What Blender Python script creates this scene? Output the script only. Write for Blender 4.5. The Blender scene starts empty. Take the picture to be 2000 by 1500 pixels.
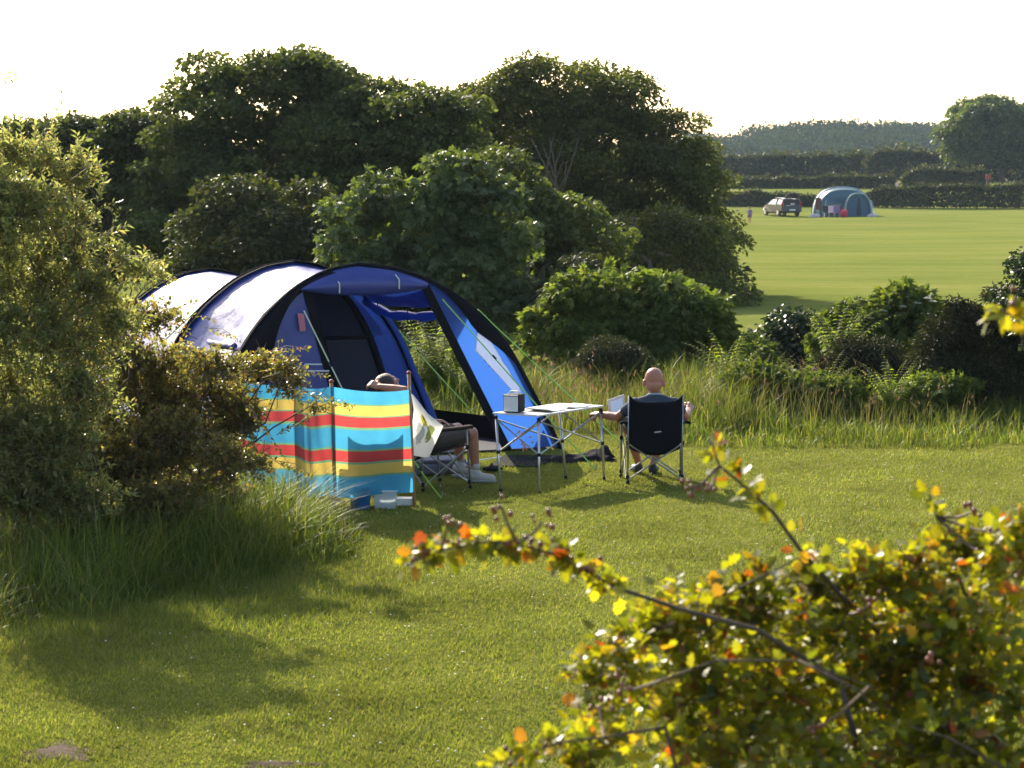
import bpy, math, random
import numpy as np
from mathutils import Vector, Matrix, Quaternion
from math import radians as R, sin, cos, pi, tan, atan2, sqrt

sc = bpy.context.scene
COL = sc.collection
# ------------------------------------------------------------------ camera, sky, sun, exposure
F_PX = 4477.0                      # focal length in pixels of a 2000 px wide frame
CAM_H = 3.0
PITCH = math.atan(400.0 / F_PX)
cam_d = bpy.data.cameras.new('camera')
cam = bpy.data.objects.new('camera', cam_d); COL.objects.link(cam)
cam.location = (0, 0, CAM_H)
cam.rotation_euler = (pi / 2 - PITCH, 0, 0)
cam_d.sensor_width = 36.0
cam_d.lens = 36.0 * F_PX / 2000.0
cam_d.clip_start = 0.1
cam_d.clip_end = 3000
cam_d.dof.use_dof = True
cam_d.dof.focus_distance = 23.5
cam_d.dof.aperture_fstop = 7.0
sc.camera = cam

SUN_EL = R(31)
SUN_AZ = R(-23)                    # clockwise from +Y; negative = to the left
SUN_DIR = Vector((sin(SUN_AZ) * cos(SUN_EL), cos(SUN_AZ) * cos(SUN_EL), sin(SUN_EL)))
world = bpy.data.worlds.new('World'); sc.world = world
world.use_nodes = True
wn = world.node_tree.nodes; wl = world.node_tree.links
for n in list(wn): wn.remove(n)
sky = wn.new('ShaderNodeTexSky'); sky.sky_type = 'NISHITA'
sky.sun_disc = False
sky.sun_elevation = SUN_EL
sky.sun_rotation = SUN_AZ
sky.air_density = 1.0; sky.dust_density = 2.5; sky.ozone_density = 1.0
bg = wn.new('ShaderNodeBackground'); bg.inputs['Strength'].default_value = 0.15
wo = wn.new('ShaderNodeOutputWorld')
wl.new(sky.outputs[0], bg.inputs['Color']); wl.new(bg.outputs[0], wo.inputs['Surface'])
sun_d = bpy.data.lights.new('sun', 'SUN'); sun_d.energy = 5.0; sun_d.angle = R(0.5)
sun_d.color = (1.0, 0.90, 0.72)
sun_o = bpy.data.objects.new('sun', sun_d); COL.objects.link(sun_o)
sun_o.location = SUN_DIR * 60
sun_o.rotation_euler = SUN_DIR.to_track_quat('Z', 'Y').to_euler()
sc.view_settings.view_transform = 'Standard'
sc.view_settings.look = 'None'
sc.view_settings.gamma = 1.0
sc.view_settings.use_curve_mapping = False
sc.view_settings.exposure = 1.1
sc.render.engine = 'CYCLES'
cy = sc.cycles
cy.max_bounces = 7; cy.diffuse_bounces = 3; cy.glossy_bounces = 2; cy.transmission_bounces = 5
cy.transparent_max_bounces = 8; cy.volume_bounces = 0
cy.sample_clamp_indirect = 4.0
cy.use_denoising = True
cy.caustics_reflective = False; cy.caustics_refractive = False

# ------------------------------------------------------------------ projection helpers (authoring: photo pixel + distance -> place)
def at(px, py, Y):
    """world point at depth y=Y that stands at pixel (px,py) of the 2000x1500 photo"""
    dx = px - 1000.0; dy = py - 750.0
    fy = F_PX * cos(PITCH) - dy * sin(PITCH)
    fz = -F_PX * sin(PITCH) - dy * cos(PITCH)
    k = Y / fy
    return Vector((dx * k, Y, CAM_H + fz * k))
def gnd(px, py, z=0.0):
    dx = px - 1000.0; dy = py - 750.0
    fy = F_PX * cos(PITCH) - dy * sin(PITCH)
    fz = -F_PX * sin(PITCH) - dy * cos(PITCH)
    k = (z - CAM_H) / fz
    return Vector((dx * k, fy * k, z))
def mpp(Y): return Y / F_PX        # metres per photo pixel at depth Y

TY = [-60, 0, 60, 185, 200, 240, 290, 350, 600, 700, 740, 860]
TZ = [0, 0, 0, 0.2, 0.6, 1.9, 3.1, 4.2, 7.0, 11.5, 12.0, 8.0]
def terr(y): return float(np.interp(y, TY, TZ))

# ------------------------------------------------------------------ tagging
def tag(o, label=None, cat=None, group=None, kind=None):
    if label: o['label'] = label
    if cat: o['category'] = cat
    if group: o['group'] = group
    if kind: o['kind'] = kind
    return o
def thing(name, loc, label, cat, group=None):
    o = bpy.data.objects.new(name, None); COL.objects.link(o)
    o.location = loc; o.empty_display_size = 0.1
    return tag(o, label, cat, group)

def link(name, me, mat, parent=None, off=(0, 0, 0)):
    o = bpy.data.objects.new(name, me); COL.objects.link(o)
    if mat is not None and len(me.materials) == 0: me.materials.append(mat)
    if parent is not None: o.parent = parent
    return o

def root_loc(parent):
    p = Vector((0, 0, 0))
    while parent is not None:
        p = p + Vector(parent.location); parent = parent.parent
    return p

def np_mesh(name, V, F, mat, parent=None, smooth=False, uv=None):
    """numpy verts (world) + uniform faces -> one mesh object"""
    V = np.asarray(V, dtype=np.float64).reshape(-1, 3)
    F = np.asarray(F, dtype=np.int32)
    o = root_loc(parent)
    V = V - np.array(o)
    k = F.shape[1]; m = F.shape[0]
    me = bpy.data.meshes.new(name)
    me.vertices.add(len(V)); me.vertices.foreach_set('co', V.astype(np.float32).ravel())
    me.loops.add(m * k); me.loops.foreach_set('vertex_index', F.ravel())
    me.polygons.add(m); me.polygons.foreach_set('loop_start', np.arange(m, dtype=np.int32) * k)
    if smooth: me.polygons.foreach_set('use_smooth', np.ones(m, dtype=bool))
    me.update(calc_edges=True)
    if uv is not None:
        l = me.uv_layers.new(name='UVMap')
        l.data.foreach_set('uv', np.asarray(uv, dtype=np.float32)[F.ravel()].ravel())
    return link(name, me, mat, parent)

class MB:
    """collects shapes (world coordinates) and links them as one mesh object"""
    def __init__(s): s.V = []; s.F = []
    def add(s, V, F):
        b = len(s.V); s.V += [tuple(v) for v in V]; s.F += [tuple(i + b for i in f) for f in F]; return s
    def box(s, c, size, rot=None, bev=0.0):
        hx, hy, hz = [a / 2 for a in size]
        M = rot if rot is not None else Matrix.Identity(3)
        if bev <= 0:
            P = [(x, y, z) for x in (-hx, hx) for y in (-hy, hy) for z in (-hz, hz)]
            Fs = [(0, 1, 3, 2), (4, 6, 7, 5), (0, 4, 5, 1), (2, 3, 7, 6), (0, 2, 6, 4), (1, 5, 7, 3)]
        else:
            import bmesh
            bm = bmesh.new(); bmesh.ops.create_cube(bm, size=1.0)
            bmesh.ops.scale(bm, vec=size, verts=bm.verts)
            bmesh.ops.bevel(bm, geom=list(bm.edges), offset=bev, segments=2, affect='EDGES', profile=0.5)
            bm.verts.index_update()
            P = [v.co.copy() for v in bm.verts]; Fs = [[v.index for v in f.verts] for f in bm.faces]; bm.free()
        return s.add([M @ Vector(p) + Vector(c) for p in P], Fs)
    def tube(s, pts, r, n=8, cap=True):
        pts = [Vector(p) for p in pts]; m = len(pts)
        rs = [r] * m if np.isscalar(r) else list(r)
        V = []; Fs = []; ref = None
        for i, p in enumerate(pts):
            t = (pts[min(i + 1, m - 1)] - pts[max(i - 1, 0)])
            t = t.normalized() if t.length > 1e-9 else Vector((0, 0, 1))
            if ref is None:
                a = Vector((0, 0, 1)) if abs(t.z) < 0.9 else Vector((1, 0, 0))
                ref = (a - t * a.dot(t)).normalized()
            else:
                ref = ref - t * ref.dot(t)
                ref = ref.normalized() if ref.length > 1e-6 else t.orthogonal().normalized()
            b = t.cross(ref)
            for k in range(n):
                an = 2 * pi * k / n
                V.append(p + (ref * cos(an) + b * sin(an)) * rs[i])
        for i in range(m - 1):
            for k in range(n):
                k2 = (k + 1) % n
                Fs.append((i * n + k, i * n + k2, (i + 1) * n + k2, (i + 1) * n + k))
        if cap:
            Fs.append(tuple(range(n - 1, -1, -1))); Fs.append(tuple((m - 1) * n + k for k in range(n)))
        return s.add(V, Fs)
    def capsule(s, p0, r0, p1, r1, n=12, h=4):
        p0 = Vector(p0); p1 = Vector(p1); t = (p1 - p0).normalized()
        pts = []; rs = []
        for i in range(h + 1):
            a = pi / 2 * (1 - i / h); pts.append(p0 - t * r0 * sin(a)); rs.append(max(r0 * cos(a), r0 * 0.02))
        for i in range(h + 1):
            a = pi / 2 * (i / h); pts.append(p1 + t * r1 * sin(a)); rs.append(max(r1 * cos(a), r1 * 0.02))
        return s.tube(pts, rs, n)
    def ell(s, c, rad, rot=None, nu=16, nv=10):
        M = rot if rot is not None else Matrix.Identity(3)
        V = []; Fs = []
        for j in range(1, nv):
            th = pi * j / nv
            for i in range(nu):
                ph = 2 * pi * i / nu
                V.append(M @ Vector((rad[0] * sin(th) * cos(ph), rad[1] * sin(th) * sin(ph), rad[2] * cos(th))) + Vector(c))
        top = len(V); V.append(M @ Vector((0, 0, rad[2])) + Vector(c)); V.append(M @ Vector((0, 0, -rad[2])) + Vector(c))
        for j in range(nv - 2):
            for i in range(nu):
                i2 = (i + 1) % nu
                Fs.append((j * nu + i, (j + 1) * nu + i, (j + 1) * nu + i2, j * nu + i2))
        for i in range(nu):
            i2 = (i + 1) % nu
            Fs.append((top, i, i2)); Fs.append((top + 1, (nv - 2) * nu + i2, (nv - 2) * nu + i))
        return s.add(V, Fs)
    def grid(s, P, closed=False):
        """P[i][j] points"""
        n = len(P); m = len(P[0]); V = [p for row in P for p in row]
        Fs = [(i * m + j, (i + 1) * m + j, (i + 1) * m + j + 1, i * m + j + 1) for i in range(n - 1) for j in range(m - 1)]
        return s.add(V, Fs)
    def slab(s, poly, d):
        """planar polygon (list of points) thickened by vector d"""
        n = len(poly); P = [Vector(p) for p in poly]; d = Vector(d)
        V = P + [p + d for p in P]
        Fs = [tuple(range(n)), tuple(range(2 * n - 1, n - 1, -1))] + [(i, i + n, (i + 1) % n + n, (i + 1) % n) for i in range(n)]
        return s.add(V, Fs)
    def mesh(s, name, o=Vector((0, 0, 0)), smooth=False):
        me = bpy.data.meshes.new(name)
        me.from_pydata([tuple(Vector(v) - o) for v in s.V], [], s.F)
        if smooth: me.polygons.foreach_set('use_smooth', [True] * len(me.polygons))
        me.update(); return me
    def build(s, name, mat, parent=None, smooth=False, label=None):
        me = s.mesh(name, root_loc(parent), smooth)
        o = link(name, me, mat, parent)
        if label: o['label'] = label
        return o
def solidify(o, t):
    m = o.modifiers.new('thickness', 'SOLIDIFY'); m.thickness = t; m.offset = 0
    return o

# ------------------------------------------------------------------ materials
def new_mat(name):
    m = bpy.data.materials.new(name); m.use_nodes = True
    nt = m.node_tree
    for n in list(nt.nodes): nt.nodes.remove(n)
    return m, nt, nt.nodes, nt.links
def mathn(N, L, op, a, b=None):
    n = N.new('ShaderNodeMath'); n.operation = op
    for i, v in enumerate((a, b)):
        if v is None: continue
        if isinstance(v, (int, float)): n.inputs[i].default_value = v
        else: L.new(v, n.inputs[i])
    return n.outputs[0]
def ramp(N, L, fac, stops, interp='LINEAR'):
    r = N.new('ShaderNodeValToRGB'); r.color_ramp.interpolation = interp
    el = r.color_ramp.elements
    while len(el) > 1: el.remove(el[-1])
    el[0].position = stops[0][0]; el[0].color = (*stops[0][1], 1)
    for p, c in stops[1:]:
        e = el.new(p); e.color = (*c, 1)
    L.new(fac, r.inputs[0]); return r.outputs[0]
def mixc(N, L, fac, a, b, mode='MIX'):
    n = N.new('ShaderNodeMix'); n.data_type = 'RGBA'; n.blend_type = mode
    for s, v in ((n.inputs[0], fac), (n.inputs[6], a), (n.inputs[7], b)):
        if isinstance(v, (int, float)): s.default_value = v
        elif isinstance(v, tuple): s.default_value = (*v, 1)
        else: L.new(v, s)
    return n.outputs[2]
def noise(N, L, scale, detail=3, rough=0.55, vec=None, stretch=None):
    tc = N.new('ShaderNodeTexCoord')
    src = vec or tc.outputs['Object']
    if stretch:
        mp = N.new('ShaderNodeMapping'); mp.inputs['Scale'].default_value = stretch
        L.new(src, mp.inputs[0]); src = mp.outputs[0]
    t = N.new('ShaderNodeTexNoise'); t.inputs['Scale'].default_value = scale
    t.inputs['Detail'].default_value = detail; t.inputs['Roughness'].default_value = rough
    L.new(src, t.inputs['Vector']); return t.outputs['Fac']
def bsdf(N, L, col, rough=0.6, spec=0.5, metal=0.0):
    p = N.new('ShaderNodeBsdfPrincipled')
    if isinstance(col, tuple): p.inputs['Base Color'].default_value = (*col, 1)
    else: L.new(col, p.inputs['Base Color'])
    p.inputs['Roughness'].default_value = rough; p.inputs['Metallic'].default_value = metal
    p.inputs['Specular IOR Level'].default_value = spec
    return p
def out(N, L, sh):
    o = N.new('ShaderNodeOutputMaterial'); L.new(sh, o.inputs['Surface']); return o
def plain(name, col, rough=0.6, spec=0.5, metal=0.0, var=0.12, scale=12.0, bump=0.0, bscale=60.0):
    m, nt, N, L = new_mat(name)
    f = noise(N, L, scale)
    c = mixc(N, L, f, tuple(x * (1 - var) for x in col), tuple(min(1, x * (1 + var)) for x in col))
    p = bsdf(N, L, c, rough, spec, metal)
    if bump > 0:
        b = N.new('ShaderNodeBump'); b.inputs['Strength'].default_value = bump; b.inputs['Distance'].default_value = 0.01
        L.new(noise(N, L, bscale, 4), b.inputs['Height']); L.new(b.outputs[0], p.inputs['Normal'])
    out(N, L, p.outputs[0]); return m
def fabric(name, col, trans=0.4, rough=0.5, spec=0.5, tcol=None, bump=0.0, bscale=6.0, stretch=None, var=0.06):
    m, nt, N, L = new_mat(name)
    f = noise(N, L, 5)
    c = mixc(N, L, f, tuple(x * (1 - var) for x in col), tuple(min(1, x * (1 + var)) for x in col))
    p = bsdf(N, L, c, rough, spec)
    t = N.new('ShaderNodeBsdfTranslucent'); t.inputs[0].default_value = (*(tcol or col), 1)
    if bump > 0:
        b = N.new('ShaderNodeBump'); b.inputs['Strength'].default_value = bump; b.inputs['Distance'].default_value = 0.03
        L.new(noise(N, L, bscale, 3, 0.5, None, stretch), b.inputs['Height'])
        L.new(b.outputs[0], p.inputs['Normal']); L.new(b.outputs[0], t.inputs['Normal'])
    mx = N.new('ShaderNodeMixShader'); mx.inputs[0].default_value = trans
    L.new(p.outputs[0], mx.inputs[1]); L.new(t.outputs[0], mx.inputs[2])
    out(N, L, mx.outputs[0]); return m
def leaf_mat(name, stops, trans=0.35, tgain=(1.5, 1.6, 0.6), rough=0.5, spec=0.12, patch=0.35, pscale=0.8):
    """colour per leaf (random per island and per object) with slow patches over the plant"""
    m, nt, N, L = new_mat(name)
    g = N.new('ShaderNodeNewGeometry'); oi = N.new('ShaderNodeObjectInfo')
    f = mathn(N, L, 'FRACT', mathn(N, L, 'ADD', g.outputs['Random Per Island'], oi.outputs['Random']))
    c = ramp(N, L, f, stops)
    tc = N.new('ShaderNodeTexCoord')
    ps = noise(N, L, pscale, 2, 0.5, g.outputs['Position'])
    k = ramp(N, L, ps, [(0.3, (1 - patch,) * 3), (0.7, (1 + patch * 0.6,) * 3)])
    c = mixc(N, L, 1.0, c, k, 'MULTIPLY')
    p = bsdf(N, L, c, rough, spec)
    t = N.new('ShaderNodeBsdfTranslucent')
    L.new(mixc(N, L, 1.0, c, tuple(tgain), 'MULTIPLY'), t.inputs[0])
    mx = N.new('ShaderNodeMixShader'); mx.inputs[0].default_value = trans
    L.new(p.outputs[0], mx.inputs[1]); L.new(t.outputs[0], mx.inputs[2])
    out(N, L, mx.outputs[0]); return m

M = {}
M['bark'] = plain('bark', (0.09, 0.065, 0.05), 0.85, 0.2, var=0.4, scale=9, bump=0.6)
M['pale_bark'] = plain('pale_bark', (0.14, 0.11, 0.08), 0.8, 0.2, var=0.3, scale=9)
M['twig'] = plain('twig', (0.12, 0.075, 0.055), 0.7, 0.3, var=0.3, scale=20)
M['sycamore'] = leaf_mat('sycamore_leaves', [(0, (0.055, 0.068, 0.024)), (0.5, (0.085, 0.102, 0.034)), (1, (0.13, 0.145, 0.045))], 0.38)
M['sycamore_b'] = leaf_mat('sycamore_light_leaves', [(0, (0.07, 0.098, 0.035)), (0.6, (0.11, 0.142, 0.05)), (1, (0.16, 0.185, 0.07))], 0.38, rough=0.45, spec=0.25)
M['willow'] = leaf_mat('thicket_leaves', [(0, (0.055, 0.07, 0.02)), (0.6, (0.1, 0.11, 0.03)), (1, (0.16, 0.155, 0.048))], 0.38)
M['shrub'] = leaf_mat('shrub_leaves', [(0, (0.045, 0.055, 0.02)), (0.6, (0.065, 0.075, 0.028)), (1, (0.09, 0.085, 0.035))], 0.3)
M['elder'] = leaf_mat('elder_leaves', [(0, (0.07, 0.10, 0.022)), (0.6, (0.12, 0.155, 0.035)), (1, (0.18, 0.19, 0.06))], 0.45)
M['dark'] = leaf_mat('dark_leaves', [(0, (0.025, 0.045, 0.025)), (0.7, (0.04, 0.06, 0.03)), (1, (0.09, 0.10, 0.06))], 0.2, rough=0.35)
M['gorse'] = leaf_mat('gorse_spines', [(0, (0.03, 0.04, 0.02)), (0.6, (0.055, 0.06, 0.03)), (1, (0.11, 0.09, 0.05))], 0.15, rough=0.6)
M['fern'] = leaf_mat('fern_fronds', [(0, (0.15, 0.21, 0.03)), (0.6, (0.22, 0.27, 0.045)), (1, (0.28, 0.29, 0.07))], 0.55, rough=.6, spec=.15)
M['bush_w'] = leaf_mat('pale_green_leaves', [(0, (0.14, 0.168, 0.055)), (0.55, (0.23, 0.25, 0.09)), (0.93, (0.33, 0.31, 0.14)), (1, (0.33, 0.2, 0.08))], 0.56, (1.6, 1.58, 0.95), rough=0.33, spec=0.5)
M['bush_h'] = leaf_mat('hawthorn_leaves', [(0, (0.115, 0.11, 0.042)), (0.5, (0.19, 0.17, 0.065)), (0.85, (0.26, 0.2, 0.08)), (1, (0.3, 0.13, 0.06))], 0.55, rough=0.33, spec=0.5)
M['bush_f'] = leaf_mat('young_hawthorn_leaves', [(0, (0.06, 0.09, 0.012)), (0.25, (0.15, 0.18, 0.015)), (0.84, (0.23, 0.23, 0.022)), (0.95, (0.26, 0.14, 0.02)), (1, (0.28, 0.05, 0.02))], 0.58, (2.1, 1.85, 0.45), rough=0.38, spec=0.5, patch=0.45, pscale=5.0)
M['berry'] = plain('haw_berry', (0.2, 0.06, 0.03), 0.3, 0.5, var=0.4, scale=30)
M['hedge'] = leaf_mat('hedge_leaves', [(0, (0.03, 0.045, 0.02)), (0.7, (0.055, 0.065, 0.025)), (1, (0.12, 0.09, 0.04))], 0.3, patch=0.3, pscale=0.15, spec=0.08)
M['wood'] = leaf_mat('far_wood_leaves', [(0, (0.03, 0.05, 0.025)), (0.7, (0.05, 0.075, 0.03)), (1, (0.08, 0.1, 0.035))], 0.12, patch=0.5, pscale=0.03, spec=0.0, rough=0.9)
M['lawn'] = leaf_mat('lawn_blades', [(0, (0.105, 0.142, 0.028)), (0.55, (0.182, 0.212, 0.042)), (0.9, (0.25, 0.245, 0.07)), (1, (0.32, 0.28, 0.13))], 0.45, (1.45, 1.45, 0.7), rough=0.5, spec=0.06, patch=0.4, pscale=0.9)
M['tall'] = leaf_mat('tall_grass_blades', [(0, (0.065, 0.10, 0.02)), (0.6, (0.115, 0.15, 0.032)), (0.9, (0.18, 0.185, 0.055)), (1, (0.30, 0.25, 0.12))], 0.45, (1.6, 1.6, 0.6), rough=0.45, spec=0.1, patch=0.4, pscale=1.2)
M['straw'] = leaf_mat('dry_grass_blades', [(0, (0.10, 0.12, 0.035)), (0.6, (0.15, 0.155, 0.06)), (1, (0.24, 0.2, 0.11))], 0.4, (1.4, 1.3, 0.7), patch=0.3, pscale=1.2)
M['seed'] = leaf_mat('grass_seed_heads', [(0, (0.13, 0.085, 0.055)), (0.6, (0.19, 0.13, 0.085)), (1, (0.24, 0.18, 0.11))], 0.4, (1.3, 1.1, 0.9), rough=0.7, patch=0.2)
M['umbel'] = plain('umbel', (0.42, 0.42, 0.3), 0.7, 0.2)
M['daisy'] = plain('daisy', (0.75, 0.75, 0.7), 0.6, 0.2)
# tent, camp gear
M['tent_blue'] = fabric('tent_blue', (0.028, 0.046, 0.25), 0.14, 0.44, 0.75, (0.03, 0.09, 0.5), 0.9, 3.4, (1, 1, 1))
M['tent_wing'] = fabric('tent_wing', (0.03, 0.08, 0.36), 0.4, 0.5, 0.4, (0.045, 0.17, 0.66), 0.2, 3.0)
M['tent_navy'] = fabric('tent_navy', (0.014, 0.017, 0.045), 0.10, 0.7, 0.3, (0.02, 0.025, 0.07), 0.15, 3)
M['tent_navy_b'] = fabric('tent_navy_mesh', (0.03, 0.032, 0.055), 0.10, 0.7, 0.3, None, 0.1, 3)
M['tent_black'] = plain('tent_black', (0.010, 0.010, 0.014), 0.9, 0.06)
M['tent_window'] = fabric('tent_window', (0.5, 0.56, 0.72), 0.6, 0.12, 0.9, None, 0.3, 25, (1, 1, 0.2))
M['tent_glass'] = plain('window_dark', (0.03, 0.035, 0.04), 0.15, 0.7)
M['groundsheet'] = plain('groundsheet', (0.045, 0.045, 0.06), 0.8, 0.1, bump=0.3, bscale=8)
M['pink'] = fabric('pink_tag', (0.62, 0.22, 0.3), 0.3, 0.6)
M['orange'] = plain('orange_print', (0.75, 0.3, 0.12), 0.6)
M['guy'] = plain('guy_line', (0.32, 0.66, 0.12), 0.5)
M['guy_pale'] = plain('guy_line_pale', (0.6, 0.66, 0.5), 0.5)
M['white'] = plain('white_plastic', (0.75, 0.75, 0.75), 0.4)
M['wood_pole'] = plain('wood_pole', (0.36, 0.19, 0.09), 0.6, 0.3, var=0.25, scale=20)
M['red_paint'] = plain('red_paint', (0.26, 0.03, 0.025), 0.35)
M['chair_black'] = plain('chair_fabric', (0.007, 0.007, 0.011), 0.9, 0.08, bump=0.25, bscale=14)
M['chair_brown'] = plain('chair_fabric_brown', (0.03, 0.02, 0.018), 0.9, 0.08, bump=0.25, bscale=14)
M['steel'] = plain('steel', (0.3, 0.3, 0.32), 0.35, 0.5, 0.7)
M['alu'] = plain('aluminium', (0.55, 0.56, 0.58), 0.3, 0.5, 0.85)
M['black_plastic'] = plain('black_plastic', (0.012, 0.012, 0.014), 0.7, 0.15)
M['table_top'] = plain('table_top', (0.62, 0.6, 0.58), 0.35, 0.5, var=0.06)
M['silver'] = plain('silver_grille', (0.72, 0.72, 0.74), 0.5, 0.5, 0.2, bump=0.2, bscale=200)
M['paper'] = plain('paper', (0.7, 0.68, 0.6), 0.6, 0.3, var=0.1, scale=30)
M['screen'] = plain('tablet_screen', (0.12, 0.16, 0.24), 0.15, 0.6, var=0.35, scale=30)
for n_ in M['screen'].node_tree.nodes:
    if n_.type == 'BSDF_PRINCIPLED': n_.inputs['Emission Color'].default_value = (0.35, 0.45, 0.65, 1); n_.inputs['Emission Strength'].default_value = 0.35
M['bucket'] = plain('bucket_blue', (0.04, 0.19, 0.58), 0.4)
M['tub'] = fabric('clear_tub', (0.72, 0.76, 0.78), 0.55, 0.15, 0.7)
M['skin'] = plain('skin', (0.40, 0.165, 0.11), 0.42, 0.4, var=0.22, scale=22, bump=.15, bscale=90)
M['skin_tan'] = plain('skin_tan', (0.33, 0.14, 0.085), 0.42, 0.45, var=0.14, scale=14)
M['hair'] = plain('hair', (0.03, 0.022, 0.02), 0.6, 0.4, var=0.4, scale=60, bump=0.8, bscale=160)
M['tshirt'] = plain('tshirt_dark', (0.05, 0.06, 0.085), 0.85, 0.2, bump=0.3, bscale=14)
M['collar'] = plain('collar', (0.3, 0.38, 0.42), 0.8, 0.2)
M['tshirt_b'] = plain('tshirt_brown', (0.1, 0.07, 0.06), 0.85, 0.2, bump=0.3, bscale=14)
M['shorts'] = plain('shorts', (0.065, 0.052, 0.042), 0.85, 0.2, bump=0.3, bscale=14)
M['shoe'] = plain('shoe', (0.42, 0.4, 0.38), 0.6, 0.3)
M['sole'] = plain('shoe_sole', (0.3, 0.29, 0.28), 0.7, 0.3)
M['grey_mat'] = plain('grey_mat', (0.14, 0.14, 0.18), 0.7, 0.15)
M['earth'] = plain('bare_earth', (0.075, 0.05, 0.035), 0.95, 0.1, var=0.4, scale=14, bump=0.8, bscale=40)
M['car_paint'] = plain('car_paint', (0.07, 0.07, 0.08), 0.25, 0.6, 0.5, var=0.03)
M['car_glass'] = plain('car_glass', (0.02, 0.025, 0.03), 0.08, 0.7)
M['car_dark'] = plain('car_dark', (0.015, 0.015, 0.017), 0.6)
M['red_light'] = plain('tail_light', (0.4, 0.02, 0.02), 0.25)
M['teal_pale_sunlit'] = fabric('tent_pale_sunlit_teal', (0.30, 0.40, 0.42), 0.2, 0.45, 0.9)  # sunlight on the far roof put into a paler teal; sleeves are pale themselves
M['teal'] = fabric('tent_teal', (0.09, 0.19, 0.23), 0.3, 0.42, 0.9, (0.1, 0.3, 0.4), 0.2, 1.0)
M['teal_dark'] = fabric('tent_teal_dark', (0.06, 0.15, 0.24), 0.3, 0.5, 0.5, (0.05, 0.2, 0.32))
M['teal_navy'] = plain('tent_navy_trim', (0.02, 0.03, 0.05), 0.6)
M['sign_brown'] = plain('sign_brown', (0.1, 0.03, 0.025), 0.6)
M['red_cloth'] = plain('red_cloth', (0.55, 0.03, 0.06), 0.7)
M['purple'] = plain('purple_cloth', (0.2, 0.13, 0.3), 0.8)
M['pinkish'] = plain('pale_cloth', (0.6, 0.5, 0.55), 0.8)
M['white_cloth_print'] = None

# ground material ---------------------------------------------------
def ground_mat():
    m, nt, N, L = new_mat('ground_grass')
    g = N.new('ShaderNodeNewGeometry')
    pos = g.outputs['Position']
    a = noise(N, L, 0.55, 5, 0.6, pos)
    b = noise(N, L, 9.0, 5, 0.7, pos)
    streak = noise(N, L, 1.0, 5, 0.65, pos, (0.11, 0.3, 1))
    c = ramp(N, L, a, [(0.25, (0.10, 0.115, 0.018)), (0.5, (0.15, 0.155, 0.026)), (0.75, (0.2, 0.18, 0.05))])
    c = mixc(N, L, 0.55, c, ramp(N, L, b, [(0.3, (0.05, 0.065, 0.012)), (0.7, (0.2, 0.2, 0.05))]))
    far = ramp(N, L, streak, [(0.3, (0.122, 0.152, 0.036)), (0.5, (0.155, 0.182, 0.046)), (0.68, (0.2, 0.205, 0.066))])
    far = mixc(N, L, 0.25, far, ramp(N, L, noise(N, L, 2.2, 5, 0.7, pos), [(0.3, (0.055, 0.075, 0.014)), (0.7, (0.2, 0.205, 0.05))]))
    far = mixc(N, L, 1.0, far, ramp(N, L, noise(N, L, 0.09, 3, 0.6, pos, (0.6, 1, 1)), [(0.3, (0.8, 0.86, 0.8)), (0.7, (1.18, 1.1, 1.1))]), 'MULTIPLY')
    sx = N.new('ShaderNodeSeparateXYZ'); L.new(pos, sx.inputs[0])
    mr = N.new('ShaderNodeMapRange'); mr.inputs[1].default_value = 30; mr.inputs[2].default_value = 46
    L.new(sx.outputs[1], mr.inputs[0])
    c = mixc(N, L, mr.outputs[0], c, far)
    p = bsdf(N, L, c, 0.95, 0.0)
    bm = N.new('ShaderNodeBump'); bm.inputs['Strength'].default_value = 0.9; bm.inputs['Distance'].default_value = 0.03
    L.new(noise(N, L, 22, 5, 0.7, pos), bm.inputs['Height']); L.new(bm.outputs[0], p.inputs['Normal'])
    out(N, L, p.outputs[0]); return m
M['ground'] = ground_mat()

def windbreak_mat():
    m, nt, N, L = new_mat('striped_cloth')
    uv = N.new('ShaderNodeUVMap')
    sx = N.new('ShaderNodeSeparateXYZ'); L.new(uv.outputs[0], sx.inputs[0])
    CY = (0.06, 0.33, 0.54); YE = (0.63, 0.46, 0.11); RE = (0.5, 0.06, 0.06); GR = (0.16, 0.36, 0.2)
    st = [(0.0, CY), (0.125, GR), (0.14, YE), (0.235, GR), (0.25, RE), (0.345, GR), (0.37, CY), (0.55, GR), (0.57, RE), (0.67, GR), (0.69, YE), (0.795, GR), (0.815, CY)]
    c = ramp(N, L, sx.outputs[1], st, 'CONSTANT')
    c = mixc(N, L, 0.22, c, mixc(N, L, noise(N, L, 8, 3), (0.0, 0.0, 0.0), (1, 1, 1)), 'SOFT_LIGHT')
    p = bsdf(N, L, c, 0.75, 0.2)
    t = N.new('ShaderNodeBsdfTranslucent'); L.new(c, t.inputs[0])
    mx = N.new('ShaderNodeMixShader'); mx.inputs[0].default_value = 0.55
    b = N.new('ShaderNodeBump'); b.inputs['Strength'].default_value = 0.3; b.inputs['Distance'].default_value = 0.02
    L.new(noise(N, L, 7, 3), b.inputs['Height']); L.new(b.outputs[0], p.inputs['Normal'])
    L.new(p.outputs[0], mx.inputs[1]); L.new(t.outputs[0], mx.inputs[2])
    out(N, L, mx.outputs[0]); return m
M['windbreak'] = windbreak_mat()

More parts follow.
